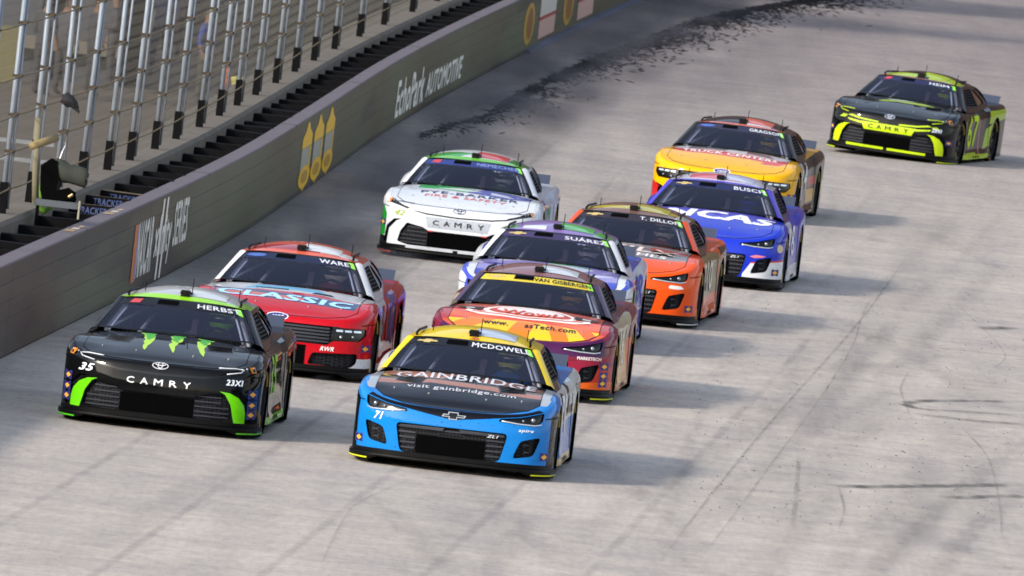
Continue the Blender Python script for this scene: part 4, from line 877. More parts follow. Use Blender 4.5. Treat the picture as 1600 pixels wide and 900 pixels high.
def lump(name, rings, mt, parent, n=10, j=.012):       # padded fabric body swept through rings (x, z, half height, half depth)
    V = []; Fc = []
    for (x, z, hh, hd) in rings:
        for k in range(n): a = 2 * math.pi * k / n; V.append((x + RNG.normal(0, j), math.cos(a) * hd + RNG.normal(0, j), z + math.sin(a) * hh + RNG.normal(0, j)))
    for i in range(len(rings) - 1):
        for k in range(n): k2 = (k + 1) % n; Fc.append((i * n + k, i * n + k2, (i + 1) * n + k2, (i + 1) * n + k))
    Fc += [tuple(range(n - 1, -1, -1)), tuple(range((len(rings) - 1) * n, len(rings) * n))]; return raw(name, V, Fc, mt, parent, None, True)
CLOTH = mat('black_cloth', '#050506', .95, spec=.05); COVER = mat('grey_rain_cover', '#33372f', .85, noise=.3, nscale=9)
V = [(-.22, .42), (-.10, .52), (-.02, .50), (.02, .30), (.00, .12), (.16, .17), (.23, .12), (.22, .04), (.05, .0), (-.16, .0), (-.20, .12)]
m = MB(); n = len(V); m.add([(x, d * .11 * (1 if d < 0 else 1), z) for d in (-1, 1) for x, z in V], [tuple(range(n)), tuple(range(2 * n - 1, n - 1, -1))] + [(i, n + i, n + (i + 1) % n, (i + 1) % n) for i in range(n)]); o = m.build('camera_body', CLOTH, tv)
lump('lens_cover', [(-.06, .43, .09, .09), (-.02, .40, .13, .12), (.06, .37, .14, .12), (.14, .345, .115, .11), (.24, .325, .12, .11), (.34, .31, .13, .11), (.37, .305, .12, .10)], COVER, tv)
m = MB(); m.tube([(.36, 0, .305), (.385, 0, .30)], .085, 14); m.build('lens', DARKGLASS, tv); lump('pan_head', [(.06, .05, .06, .08), (.16, .08, .08, .09), (.25, .07, .06, .07)], CLOTH, tv)
m = MB(); m.tube([(.17, -.1, .06), (.22, -.1, .10)], .02, 6); m.build('pan_knob', mat('brass', '#a89468', .4, metal=.6), tv); m = MB(); m.tube([(.0, .0, .50), (.03, .02, .62), (.06, .02, .70), (.05, .02, .74)], .012, 6); m.build('cable_loop', GREY, tv)
pk = empty('hi_vis_bag', tuple(CAMP + np.array((-.26, .35, -.10)))); tag(pk, 'small bright green bag hanging on the fence behind the black camera', 'bag'); m = MB(); m.tube([(.1, 0, .30), (.06, 0, .05), (.12, 0, -.02), (.2, 0, .04)], [.05, .06, .04, .03], 6); m.build('bag_body', mat('green_cloth', '#4f7a22', .85), pk, True)
m = MB(); m.tube([(-.30, .06, .9), (-.27, .06, .35), (-.23, .06, -.05)], .038, 8); o = m.build('padded_pole', mat('dirty_foam', '#726d58', .9, noise=.2), None, True); o.location = CAMP + np.array((0, .1, 0)); tag(o, 'dirty cream padded pole leaning on the fence left of the camera', 'pole')
m = MB(); m.tube([(0, 0, 0), (.24, .35, .10)], .045, 8); o = m.build('foam_roll', mat('tan_foam', '#857450', .9, noise=.2), None, True); o.location = np.array((*at(50, 228, 1.9), 1.9)); tag(o, 'tan foam tube tied to the cables between two fence posts', 'foam tube')
o = lump('rag', [(-.06, .02, .03, .03), (0, .03, .07, .05), (.07, .0, .05, .05), (.12, -.04, .05, .04), (.14, -.09, .02, .03)], mat('black_rag', '#17181c', .8), None); o.location = np.array((*at(104, 160, 2.4), 2.4)); tag(o, 'crumpled black rag tied to a fence post above the camera', 'rag')

# ------------------------------------------------------------------ people and things on the concourse behind the fence
def person_mesh(shirt, trousers, skin, hair, arm=0):
    J = [(0, 0, .95), (0, 0, 1.15), (0, 0, 1.40), (0, 0, 1.52), (0, -.01, 1.62), (0, -.01, 1.72), (.19, 0, 1.40), (.25, .02, 1.13), (.25 - .05 * arm, -.10 - .18 * arm, .90 + .22 * arm), (-.19, 0, 1.40), (-.25, .02, 1.13), (-.24, -.08, .90),
         (.10, 0, .90), (.11, -.01, .50), (.11, .02, .09), (.11, -.14, .04), (-.10, 0, .90), (-.12, -.01, .50), (-.12, .02, .09), (-.12, -.14, .04), (.25 - .05 * arm, -.16 - .2 * arm, .84 + .24 * arm), (-.24, -.11, .82)]
    R = [.155, .14, .15, .055, .085, .085, .07, .05, .035, .07, .05, .035, .10, .07, .05, .04, .10, .07, .05, .04, .035, .035]
    Ed = [(0, 1), (1, 2), (2, 3), (3, 4), (4, 5), (2, 6), (6, 7), (7, 8), (2, 9), (9, 10), (10, 11), (0, 12), (12, 13), (13, 14), (14, 15), (0, 16), (16, 17), (17, 18), (18, 19), (8, 20), (11, 21)]
    me = bpy.data.meshes.new('person'); me.from_pydata(J, Ed, []); o = bpy.data.objects.new('person', me); COL.objects.link(o); o.modifiers.new('s', 'SKIN'); u = o.modifiers.new('u', 'SUBSURF'); u.levels = u.render_levels = 1
    for i, v in enumerate(me.skin_vertices[0].data): v.radius = (R[i], R[i] * (.75 if i < 3 else 1)); v.use_root = i == 0
    bpy.context.view_layer.update(); m2 = bpy.data.meshes.new_from_object(o.evaluated_get(bpy.context.evaluated_depsgraph_get())); bpy.data.objects.remove(o); m2.materials.clear()
    for c in (shirt, trousers, skin, hair, '#1c1c1e'): m2.materials.append(mat('cloth', c, .85))
    for f in m2.polygons:
        x, y, z = f.center; f.use_smooth = True
        f.material_index = 4 if z < .10 else 3 if (z > 1.69 or (z > 1.56 and y > .03)) else 2 if z > 1.50 or (abs(x) > .19 and z < 1.10) else 0 if z > .96 or abs(x) > .2 else 1
    return m2
PEOPLE = [(60, 150, 1, '#2b2c34', '#26272c', 'person in dark navy jacket left of the cream padded pole, near the yellow sheet'), (352, 96, 0, '#4b4e5c', '#2e3038', 'person in a dull blue grey top just right of the blue shirt'), (400, 84, 1, '#7c7468', '#3c3a3c', 'person in a beige top in front of the brown jacket'), (312, 166, 0, '#22387a', '#33332f', 'standing person in a blue shirt and dark trousers behind the fence'), (212, 128, 1, '#8d8a9a', '#3a3f52', 'person in a pale grey top standing in the shade behind the fence'), (245, 120, 0, '#6d7390', '#2f3a5a', 'person in slate blue clothes behind the silver posts'),
          (168, 140, 1, '#35353c', '#2a2b30', 'person all in dark grey nearest the shaded pillar'), (138, 150, 0, '#2c2d33', '#24252b', 'person in black clothes standing left of the grey top'), (392, 62, 1, '#6e5d52', '#4a4440', 'person in a brown jacket right of the blue shirt'),
          (450, 40, 0, '#9a5a48', '#4a5068', 'person in a rust red shirt near the white tarp'), (520, 20, 0, '#3d4668', '#3a3c48', 'person in a navy shirt beyond the white tarp'), (92, 150, 0, '#3a3a40', '#2c2c33', 'person in charcoal clothes by the yellow sign'), (430, 20, 0, '#7a7f90', '#50545f', 'person in a light grey shirt left of the rust red one'), (282, 100, 1, '#59505a', '#333544', 'person in a plum top behind the blue shirt')]
for i, (u, v, arm, sh, tr, lb) in enumerate(PEOPLE):
    p = at(u, v, -2.0); o = raw('person', [], [], []) if 0 else link(bpy.data.objects.new('person', person_mesh(sh, tr, '#6e5142', '#221d1a', arm))); o.location = (*p, -2.0); o.rotation_euler = (0, 0, RNG.uniform(-2.6, 2.6)); tag(o, lb, 'person', 'people on the concourse behind the fence')
    if i == 0: o.rotation_euler = (0, 0, 2.4)
b0 = empty('stand_building', (-12.0, 286, -2.0)); tag(b0, 'dark grandstand underside with pillars and a pale beam far behind the fence', 'building')
m = MB(); m.box((-20, 2, -.3), (4.9, 3, 14)); m.build('back_wall', mat('shaded_wall', '#2e2d30', .9, noise=.2, nscale=.7), b0); m = MB(); m.box((4.6, 24, -.3), (12.0, 25, 14)); m.build('back_wall', mat('shaded_wall', '#2e2d30', .9, noise=.2, nscale=.7), b0)
for x in (-2.2, -.6, .9, 2.3, 3.7): m = MB(); m.box((x, .6, -.3), (x + .75, 1.4, 14)); m.build('pillar', mat('pillar_paint', '#3c3f45', .8, noise=.15), b0)
m = MB(); m.box((-6, .2, .55), (4.5, .55, .78)); m.build('beam', mat('pale_beam', '#5f5a50', .8), b0); m = MB(); m.box((-6, 1.5, -.2), (4.5, 1.9, .35)); m.build('low_wall', mat('low_wall_paint', '#443f3a', .9, noise=.2), b0)
p = at(9, 128, -2.0); sg = raw('wall_banner', [(-.18, 0, 0), (.18, 0, 0), (.18, .04, 0), (-.18, .04, 0), (-.18, 0, 1.0), (.18, 0, 1.0), (.18, .04, 1.0), (-.18, .04, 1.0)], [(3, 2, 1, 0), (4, 5, 6, 7), (0, 1, 5, 4), (1, 2, 6, 5), (2, 3, 7, 6), (3, 0, 4, 7)], mat('yellow_sheet', '#5f5a3a', .8, noise=.15)); sg.location = (*p, -2.0); tag(sg, 'faded yellow upright sheet at the far left behind the fence', 'banner')
tp = empty('tarp_pile', (*at(525, 78, -2.0), -2.0)); tag(tp, 'crumpled white tarp heaped over a low stack behind the fence', 'tarp'); V = []; Fc = []
for i in range(14):
    for j in range(8): x = (i / 13 - .5) * 1.5; y = (j / 7 - .5) * 4; h = max(0, .42 * (1 - (2 * i / 13 - 1) ** 4) * (1 - (2 * j / 7 - 1) ** 4)) * (1 + RNG.normal(0, .12)) + .02; V.append((x, y, h))
for i in range(13):
    for j in range(7): a = i * 8 + j; Fc.append((a, a + 8, a + 9, a + 1))
raw('tarp_sheet', V, Fc, mat('white_tarp', '#8c898c', .7, noise=.2, nscale=3), tp)
gd = empty('crowd_rail', (*at(15, 330, -2.0), -2.0)); tag(gd, 'low grey pipe rail on the concourse at the left edge', 'railing')
for z in (.75, 1.02): m = MB(); m.box((-.9, -.02, z), (.55, .02, z + .06)); m.build('rail', mat('rail_paint', '#7a7f86', .6), gd)
for x in (-.6, -.1, .4): m = MB(); m.box((x, -.02, 0), (x + .05, .02, .76)); m.build('rail_post', mat('rail_post_paint', '#4c5058', .6), gd)
cn = empty('traffic_cone', (*at(352, 152, -2.0), -2.0)); tag(cn, 'orange cone standing on the concourse behind the fence', 'traffic cone'); m = MB(); m.tube([(0, 0, .03), (0, 0, .55)], [.13, .03], 10); m.build('cone_body', mat('cone_orange', '#b0522a', .7), cn, True); m = MB(); m.box((-.17, -.17, 0), (.17, .17, .03)); m.build('cone_foot', mat('cone_orange', '#b0522a', .7), cn)
o = lump('kit_bag', [(-.2, .18, .16, .15), (0, .2, .2, .18), (.2, .17, .15, .15)], mat('yellow_cloth', '#b8b45a', .8, noise=.2), None); o.location = (*at(372, 152, -2.0), -2.0); tag(o, 'dull yellow kit bag lying right of the orange cone', 'bag')
gs = empty('added_grandstand', (60, 400, 0)); tag(gs, 'unseen far grandstand of brown seat rows, added to darken the hood reflections', 'added_grandstand')  # out of view, added and sized for what the hoods reflect
for i in range(36):
    m = MB(); a = 3.3 + i * 3.0; m.hexa([(-190, i * 4.2, a - 3.3), (190, i * 4.2, a - 3.3), (190, i * 4.2 + 4.2, a - 3.3), (-190, i * 4.2 + 4.2, a - 3.3), (-190, i * 4.2, a), (190, i * 4.2, a), (190, i * 4.2 + 4.2, a), (-190, i * 4.2 + 4.2, a)]); m.build('seat_row', mat('seat_brown', '#4a3832', .9, noise=.5, nscale=.6) if i < 24 else mat('dark_reflection_tier', '#221f22', .6), gs)  # upper tiers kept dark to hold bright sky out of the reflections
# ------------------------------------------------------------------ the ten cars
def T(surf, name, s, cx, cy, w, h, col, **k):          # one line of lettering on a named surface of the car
    def f(root, S, FR):
        sf = {'hood': S.deck, 'face': FR, 'wind': S.wind, 'roof': S.roof, 'flank': S.flank(1)}[surf]
        lettering(name, s, sf, cx, cy, w, h, wrap(col), root, k.pop('off', .0065), step=.06 if surf in ('hood', 'flank') else None, **dict(k))
    return f
def D(surf, name, poly, col, **k):
    def f(root, S, FR):
        sf = {'hood': S.deck, 'face': FR, 'wind': S.wind, 'roof': S.roof, 'flank': S.flank(1)}[surf]
        decal(name, poly, sf, wrap(col), root, k.get('off', .0055), [(r, wrap(c)) for r, c in k.get('regions', [])])
    return f
def STICK(x, *zs):
    def f(root, S, FR):
        for z in zs: sticker(root, FR, x, z)
    return f
def SIDENUM(s, y, z, w, h, col, shear=.2):
    return T('flank', 'door_number', s, y, z, w, h, col, bold=.04, shear=shear)
def claw(cx, y0, y1, w, k):
    r = random.Random(k); L = []; Rr = []
    n = 10
    for i in range(n):
        t = i / (n - 1); ww = w * (1 - t) ** .8 + .004; c = cx + .02 * math.sin(5 * t + k) + .05 * t
        L.append((c - ww * (1 + r.uniform(-.45, .45)), y1 + (y0 - y1) * t)); Rr.append((c + ww * (1 + r.uniform(-.3, .3)), y1 + (y0 - y1) * t))
    return L + Rr[::-1]
CRESC = [(-.60, .452), (-.70, .442), (-.785, .40), (-.838, .33), (-.858, .25), (-.862, .155), (-.765, .152), (-.75, .20), (-.715, .33), (-.655, .425)]
SLIT = [(-.76, .628), (-.59, .60), (-.40, .575), (0, .562), (.40, .575), (.59, .60), (.76, .628), (.59, .585), (.40, .557), (0, .543), (-.40, .557), (-.59, .585)]
PLATE = [(-.41, .535), (.41, .535), (.37, .40), (-.37, .40)]
def camry(col, z=.475):
    def f(root, S, FR):
        for c, x in zip('CAMRY', (-.275, -.14, 0, .145, .28)): lettering('model_letter', c, FR, x, z, .085 if c == 'M' else .072, .058, wrap(col), root, .0065, 0, .04)
    return f
NOSEHOOD = [(-.88, .66), (-.66, .605), (-.455, .576), (-.25, .545), (0, .512), (.25, .545), (.455, .576), (.66, .605), (.88, .66), (.80, .80), (-.80, .80)]
LIPDOWN = [(-.455, .576), (-.43, .545), (-.25, .525), (0, .508), (.25, .525), (.43, .545), (.455, .576), (.25, .56), (0, .53), (-.25, .56)]
WHEELBLACK = [(-1.02, .70), (-.955, .62), (-.955, .30), (-.94, .15), (-1.02, .15)]
R = math.radians
CARS = [
 dict(kind='coupe', x=-.43, y=153.29, yaw=.0537, base='#117ed2', hood='#0c0c15', roof='#f0cf12', pillar='#f0cf12', side_top='#26282c', name='MCDOWELL', name_w=0.92, name_h=0.14, endcap='#d8dc20', skirt='#d8b860', hatch='#b8c4d8',
      label='blue race car with a yellow roof and dark hood, nearest to the camera', driver='driver in the blue car with the yellow roof', suit='#2a5a9a', helmet='#d8d860',
      face=[(NOSEHOOD, '#0c0c15')], face_pair=[([(-1.05, .8), (-.935, .60), (-.925, .14), (-1.1, .14)], '#0c0d10')],
      deck=[([(.80, .40), (1, .40), (1, 1.7), (.78, 1.6)], '#a8b0bc'), ([(.72, .23), (.95, .2), (.95, .42), (.80, .42)], '#117ed2')],
      hoodart=[([(-.79, 1.1), (-.2, 1.0), (.0, 1.35), (.0, 1.6), (-.8, 1.6)], '#b07a62'), ([(-.80, .62), (-.3, .80), (.3, .74), (.80, .62), (.80, .80), (.35, .90), (-.3, .95), (-.80, .82)], '#a8705a'), ([(.15, 1.05), (.8, .95), (.8, 1.2), (.2, 1.3)], '#8a5c4c')],
      flank=[([(1.45, .40), (3.3, .50), (4.9, .62), (4.9, 1), (1.3, 1)], '#d8dad6'), ([(1.6, .44), (3.3, .54), (3.3, .62), (1.6, .52)], '#14151a'), ([(1.9, .66), (2.5, .66), (2.4, .74), (1.95, .78)], '#14151a'), ([(2.9, .6), (3.1, .6), (3.0, .86), (2.8, .86)], '#14151a'), ([(3.5, .72), (4.6, .74), (4.6, .80), (3.5, .80)], '#14151a')],
      extra=[T('hood', 'hood_lettering', 'GAINBRIDGE', .03, 1.14, 1.36, .30, '#cfcfd6', bold=.02), T('hood', 'hood_lettering', 'visit gainbridge.com', .02, .62, 1.06, .15, '#c8c8d0', bold=.02),
             T('face', 'car_number', '71', -.72, .475, .085, .07, '#f0f0f0', bold=.04, shear=.3), T('face', 'sponsor_mark', 'spire', .71, .475, .14, .035, '#e8eef4', bold=.03, shear=.2), STICK(-.90, .235), STICK(.90, .235),
             SIDENUM('71', 2.3, .55, .7, .36, '#f0f0f0'), D('roof', 'roof_badge', [(-.05, .02), (.02, -.0 + .005), (.10, .02), (.06, .07), (.0, .07)], '#b86a3a')]),
 dict(kind='sedan', x=-3.32, y=154.78, yaw=.0606, base='#0a0a0c', hood='#0d0b0e', roof='#b8bcc0', pillar='#0e0d10', name='HERBST', name_w=0.68, name_h=0.135, endcap='#58d020', skirt='#8ede2a', led='#e8ecf0', hatch='#d0d4d8',
      label='black race car with lime green crescents on its nose, nearest the wall', driver='driver in the black car beside the wall', suit='#26282c', helmet='#8ecf3a',
      face_pair=[(CRESC, '#6ed816')], face=[(PLATE, '#0a0a0c'), (SLIT, GLOSSBLACK)],
      roofart=[([(-1, -.01), (1, -.01), (1, .09), (-.1, .11), (-1, .15)], '#9ade24'), ([(.80, 0), (1, 0), (1, .5), (.86, .5)], '#86cc3a')],
      flank=[([(1.5, .25), (3.2, .32), (3.2, .5), (1.6, .42)], '#4a4c3a'), ([(3.4, .5), (4.8, .55), (4.8, .85), (3.6, .8)], '#2c2e28')],
      extra=[lambda root, S, FR: [decal('claw_mark', claw(cx, .46, 1.24, .062, i), S.deck, wrap('#a8d44a'), root, .006, [(claw(cx, .90, 1.25, .070, i), wrap('#4aa03a'))]) for i, cx in enumerate((-.24, .03, .31))],
             camry('#e0e2e6'), T('face', 'car_number', '35', -.725, .545, .15, .07, '#e8eef2', bold=.05, shear=.3), T('face', 'sponsor_mark', '23XI', .735, .545, .16, .055, '#dfe6ee', bold=.05, shear=.2),
             STICK(-.905, .44, .335, .24), STICK(.905, .44, .335, .24), SIDENUM('35', 2.2, .55, .7, .36, '#8ede2a')]),
 dict(kind='muscle', x=-2.41, y=166.51, yaw=.0722, base='#c20d1e', hood='#c20d1e', roof='#d2543e', pillar='#e4e4e6', side_top='#d8d8da', name='WARE', name_r=.86, name_w=0.5, name_h=0.135, banner='#1c2440', skirt='#dcdcde', hatch='#e0e0e2',
      label='red race car with white pillars and a blue lettered hood behind the black car', driver='driver in the red car with white pillars', suit='#7a1a20', helmet='#e8e4e0', vents=0,
      face_pair=[([(-.66, .574), (-.55, .574), (-.51, .374), (-.60, .41)], GLOSSBLACK), ([(-.98, .25), (-.86, .25), (-.82, .16), (-.4, .15), (-.4, .10), (-.98, .10)], '#dcdee2')], face=[],
      deck=[([(.80, .9), (1, 1.1), (1, 1.7), (.76, 1.7)], '#dadadc')],
      hoodart=[([(-.8, .86), (-.3, .98), (.4, .98), (.8, .80), (.8, 1.6), (-.8, 1.6)], '#cfd2d8'), ([(-.5, 1.0), (.1, 1.1), (.5, 1.0), (.3, 1.25), (-.3, 1.3)], '#7cc0e8'), ([(-.3, 1.25), (.4, 1.3), (.4, 1.5), (-.3, 1.5)], '#9a3a4a'), ([(-.35, 1.05), (0, 1.06), (0, 1.12), (-.35, 1.10)], '#22304a'), ([(.25, 1.0), (.5, 1.02), (.45, 1.12), (.28, 1.1)], '#1c2030'), ([(-.76, .66), (.76, .48), (.80, .80), (-.78, .98)], '#27406e'), ([(-.74, .72), (.2, .60), (.2, .74), (-.74, .86)], '#c8685a')],
      roofart=[([(-1, -.01), (1, -.01), (1, .07), (-1, .07)], '#e46a50'), ([(-.9, .1), (.3, .1), (.3, .3), (-.9, .3)], '#a01c2a'), ([(.3, .1), (.9, .1), (.9, .3), (.3, .3)], '#e4e0e0')],
      flank=[([(1.3, .3), (2.2, .3), (2.6, .85), (1.5, .85)], '#dadbe0'), ([(2.6, .3), (3.2, .3), (3.3, .85), (2.9, .85)], '#6a5a9a'), ([(4.1, .3), (4.9, .3), (4.9, .9), (4.3, .9)], '#d8dade')],
      extra=[T('hood', 'hood_lettering', 'CLASSIC', 0, .70, 1.42, .24, '#a8d8f4', bold=.05, rot=-.08), T('hood', 'hood_lettering', 'RALLY', .12, .98, .9, .16, '#d4e8f4', bold=.03, rot=-.08) if 0 else (lambda *a: None), T('face', 'sponsor_mark', 'RWR', .55, .335, .14, .045, '#f0f0f0', bold=.02, shear=.3), STICK(.925, .36), STICK(-.925, .36), SIDENUM('51', 2.3, .55, .7, .36, '#c20d1e')]),
 dict(kind='coupe', x=.14, y=167.47, yaw=.0623, base='#7c1e38', hood='#e64a22', roof='#8a6468', pillar='#4a3a58', name='VAN GISBERGEN', vents=0, name_w=.98, name_h=.12, name_col='#1c1c14', banner='#c8b43a', endcap='#d8dc20', skirt='#d88a2a', hatch='#cfd4dc',
      label='orange, yellow and purple race car with a yellow windshield banner', driver='driver in the orange and purple car', suit='#5a3050', helmet='#d0a050',
      face=[([(-.9, .50), (0, .46), (.9, .50), (.9, .70), (-.9, .70)], '#4a1a4c')],
      face_pair=[([(-.99, .10), (-.5, .10), (-.5, .20), (-.99, .24)], '#e8641a'), ([(-.99, .24), (-.5, .20), (-.5, .32), (-.99, .40)], '#c43a2a'), ([(-.99, .40), (-.5, .32), (-.5, .42), (-.99, .52)], '#9a2440')],
      deck=[([(.80, .40), (1, .40), (1, .9), (.79, .9)], '#b83a38'), ([(.72, .2), (.95, .2), (.95, .42), (.80, .42)], '#e0561e'), ([(.79, .9), (1, .9), (1, 1.7), (.76, 1.7)], '#7a4a5a')],
      hoodart=[([(-.8, 1.0), (.8, .95), (.8, 1.6), (-.8, 1.6)], '#c86a5a'), ([(-.85, .05), (.85, .05), (.85, .46), (.4, .58), (0, .62), (-.4, .58), (-.85, .46)], '#f8cc10'), ([(-.8, .25), (-.62, .15), (-.3, .6), (-.55, .65)], '#f68418'), ([(-.2, .05), (.05, .05), (.12, .6), (-.08, .6)], '#f68418'), ([(.35, .05), (.52, .10), (.40, .6), (.22, .6)], '#f68418'), ([(.68, .2), (.80, .3), (.66, .62), (.52, .6)], '#ee6a1c'), ([(-.8, .55), (-.3, .68), (.3, .68), (.8, .52), (.8, .75), (-.8, .78)], '#f0641a')],
      flank=[([(1.2, .1), (3.2, .1), (3.0, .5), (1.2, .62)], '#e8a02a'), ([(3.2, .1), (4.9, .1), (4.9, .5), (3.0, .6)], '#f0641a'), ([(1.2, .62), (3.0, .5), (3.4, .85), (1.3, .9)], '#c8b89a')],
      extra=[lambda root, S, FR: [decal('hood_badge', ellipse(.02, 1.0, .50, .27, 28), S.deck, wrap('#e4dcd8'), root, .005, [(ellipse(.02, 1.0, .44, .21, 28), wrap('#b8483a')), (ellipse(.02, 1.05, .36, .15, 24), wrap('#dcd4d4'))]), decal('hood_badge_ribbon', [(-.66, .84), (-.5, .74), (0, .68), (.5, .74), (.68, .84), (.66, .96), (.5, .88), (0, .80), (-.5, .88), (-.64, .96)], S.deck, wrap('#e6ded8'), root, .008, [([(-.6, .86), (-.4, .79), (0, .73), (.4, .79), (.6, .86), (.58, .90), (.4, .83), (0, .77), (-.4, .83), (-.58, .90)], wrap('#b0443a'))])],
             T('hood', 'hood_lettering', 'Wow!', .02, .95, .56, .19, '#c8503a', bold=.03, shear=.2, off=.011), T('hood', 'hood_lettering', 'www.     asTech.com', .06, .47, .98, .15, '#1a1414', bold=.03),
             lambda root, S, FR: [decal('checkered_flag', [(sg * .62 - .14, .98), (sg * .62 + .12, .94), (sg * .62 + .14, 1.12), (sg * .62 - .12, 1.16)], S.deck, wrap('#2a2024'), root, .009, [([(sg * .62 - .05, 1.03), (sg * .62 + .04, 1.02), (sg * .62 + .05, 1.08), (sg * .62 - .04, 1.09)], wrap('#e0d8d4'))]) for sg in (-1, 1)],
             T('face', 'sponsor_mark', 'MARKETECH', .74, .475, .24, .032, '#f0e8e8', bold=.04), STICK(.90, .40, .30, .22), STICK(-.90, .40, .30), SIDENUM('88', 2.3, .5, .7, .36, '#f0e0c0')]),
 dict(kind='sedan', x=-.74, y=194.59, yaw=.0560, base='#dfe3ea', hood='#dfe3ea', roof='#d8dce0', pillar='#dfe3ea', side_top='#dfe3ea', name='NEMECHEK', vents=0, name_w=0.86, name_h=0.12, name_col='#7f92c8', banner='#2b3a78', endcap='#e8401c', skirt='#2e9a3a', led='#4a4e56', class_mark='42', hatch='#d04a48', badge='#2a3a5a',
      label='white race car with green hood graphics and a wide black mouth near the wall', driver='driver in the white car with green graphics', suit='#3a5a4a', helmet='#e0e4ea',
      face=[(SLIT, GLOSSBLACK), (PLATE, '#b4bac4')], face_pair=[([(-1.05, .56), (-.955, .60), (-.90, .50), (-.90, .26), (-.95, .22), (-1.05, .2)], '#1e9a34'), ([(-1.05, .24), (-.90, .24), (-.86, .14), (-1.05, .1)], '#16181c')],
      hoodart=[([(-.6, 1.1), (-.1, .98), (.3, 1.0), (.1, 1.2), (-.2, 1.3), (-.6, 1.4)], '#3fae5a'), ([(.0, .98), (.4, .86), (.8, .95), (.8, 1.4), (.2, 1.3)], '#6a70b8'), ([(-.4, 1.08), (0, 1.05), (.2, 1.12), (-.1, 1.2)], '#e4e8ec'), ([(.3, 1.0), (.6, 1.0), (.5, 1.15), (.3, 1.15)], '#d8dcec')],
      roofart=[([(-1, -.01), (1, -.01), (1, .08), (-1, .12)], '#6fc04a'), ([(-1, .12), (-.3, .1), (.0, .3), (-1, .4)], '#2e9a3a'), ([(.6, .1), (1, .08), (1, .5), (.7, .5)], '#2e8a3a')],
      flank=[([(3.3, .35), (4.9, .35), (4.9, .6), (3.3, .6)], '#c8d4e8'), ([(1.3, .5), (1.6, .5), (1.9, .85), (1.6, .85)], '#d04a4a'), ([(1.7, .5), (2.0, .5), (2.3, .85), (2.0, .85)], '#3a4a90'), ([(2.1, .1), (4.9, .1), (4.9, .22), (2.1, .22)], '#2e9a3a')],
      extra=[camry('#2a2c30', .47), T('hood', 'hood_lettering', 'PYE-BARKER', .06, .80, 1.20, .15, '#3a3c66', bold=.02, rot=-.02), T('hood', 'hood_lettering', 'FIRE & SAFETY', .02, .60, 1.0, .12, '#d0605a', bold=.015, rot=-.02), T('face', 'car_number', '42', -.74, .545, .13, .065, '#a0b04a', bold=.05, shear=.3),
             STICK(-.94, .40), STICK(.94, .40), D('face', 'fog_mark', [(-.36, .355), (-.30, .355), (-.30, .37), (-.36, .37)], '#c04038', off=.004), D('face', 'fog_mark', [(.30, .355), (.36, .355), (.36, .37), (.30, .37)], '#c04038', off=.004), SIDENUM('42', 2.4, .5, .8, .36, '#3fae5a')], bumper_strip='#c8ccd4'),
 dict(kind='coupe', x=.34, y=177.86, yaw=.0483, base='#4656cc', hood='#938acc', roof='#8c78b8', pillar='#e2e4ea', side_top='#e2e4ea', name='SUÁREZ', vents=0, name_w=0.76, name_h=0.15, banner='#3a3258', class_mark='99', endcap='#4fb04a', skirt='#3a48c0', hatch='#5ab45a',
      label='lavender and white race car with a purple roof, hemmed in mid pack', driver='driver in the lavender and white car', suit='#4a4a80', helmet='#e0d8f0',
      deck=[([(.80, .40), (1, .40), (1, 1.7), (.78, 1.6)], '#dfe2ea'), ([(.72, .2), (.95, .2), (.95, .42), (.80, .42)], '#dfe2ea')], face_pair=[([(-1.05, .8), (-.90, .66), (-.90, .12), (-1.1, .12)], '#e0e4e8'), ([(-1.05, .55), (-.97, .55), (-.93, .2), (-1.05, .2)], '#6fc04a')], face=[(NOSEHOOD, '#5a60cc')],
      hoodart=[([(-.6, 1.25), (-.2, 1.28), (-.25, 1.45), (-.6, 1.4)], '#d4d0ec'), ([(-.1, 1.05), (.4, 1.0), (.5, 1.2), (.0, 1.25)], '#d0d4ee'), ([(.0, 1.22), (.5, 1.2), (.45, 1.28), (.0, 1.29)], '#6cb87a'), ([(-.8, .1), (.8, .1), (.8, .62), (0, .75), (-.8, .62)], '#3a48c0'), ([(-.75, .95), (-.35, .9), (-.45, 1.05), (-.75, 1.1)], '#5a4ab0'), ([(.35, .75), (.75, .9), (.7, 1.0), (.35, .85)], '#d4d0ec')],
      roofart=[([(-.6, .06), (-.2, .05), (-.2, .2), (-.6, .2)], '#e0e4ea'), ([(-1, .1), (-.7, .08), (-.7, .3), (-1, .3)], '#5ab45a'), ([(.62, .04), (.95, .04), (.95, .4), (.7, .4)], '#5ab45a')],
      flank=[([(1.2, .35), (4.9, .40), (4.9, 1), (1.2, 1)], '#dcdfe4'), ([(1.8, .5), (2.3, .5), (2.5, .62), (1.9, .62)], '#5ab45a'), ([(2.2, .62), (2.6, .64), (2.6, .74), (2.2, .74)], '#3a58b8'), ([(3.0, .4), (3.6, .42), (3.8, .6), (3.2, .55)], '#3a48c0')],
      extra=[STICK(.90, .40, .30), D('face', 'yellow_patch', [(.62, .47), (.80, .48), (.80, .52), (.62, .51)], '#d8c830'), T('hood', 'hood_lettering', 'freeway', .45, .86, .5, .14, '#e4e0f4', bold=.02, rot=-.15) if 0 else (lambda *a: None), SIDENUM('99', 2.9, .62, .7, .30, '#3a48c0')]),
 dict(kind='coupe', x=1.14, y=184.80, yaw=.0866, base='#f2560e', hood='#8d8688', roof='#7a5a50', pillar='#e0501e', side_top='#3a2a26', name='T. DILLON', name_w=0.76, name_h=0.12, banner='#2c2632', endcap='#c8ccd0', skirt='#f2560e', hatch='#b8ae3a',
      label='bright orange race car with a grey hood and gold side panels', driver='driver in the bright orange car', suit='#8a3a1a', helmet='#e8e0d8',
      deck=[([(.80, .6), (1, .6), (1, 1.7), (.78, 1.6)], '#d8481a')], face=[],
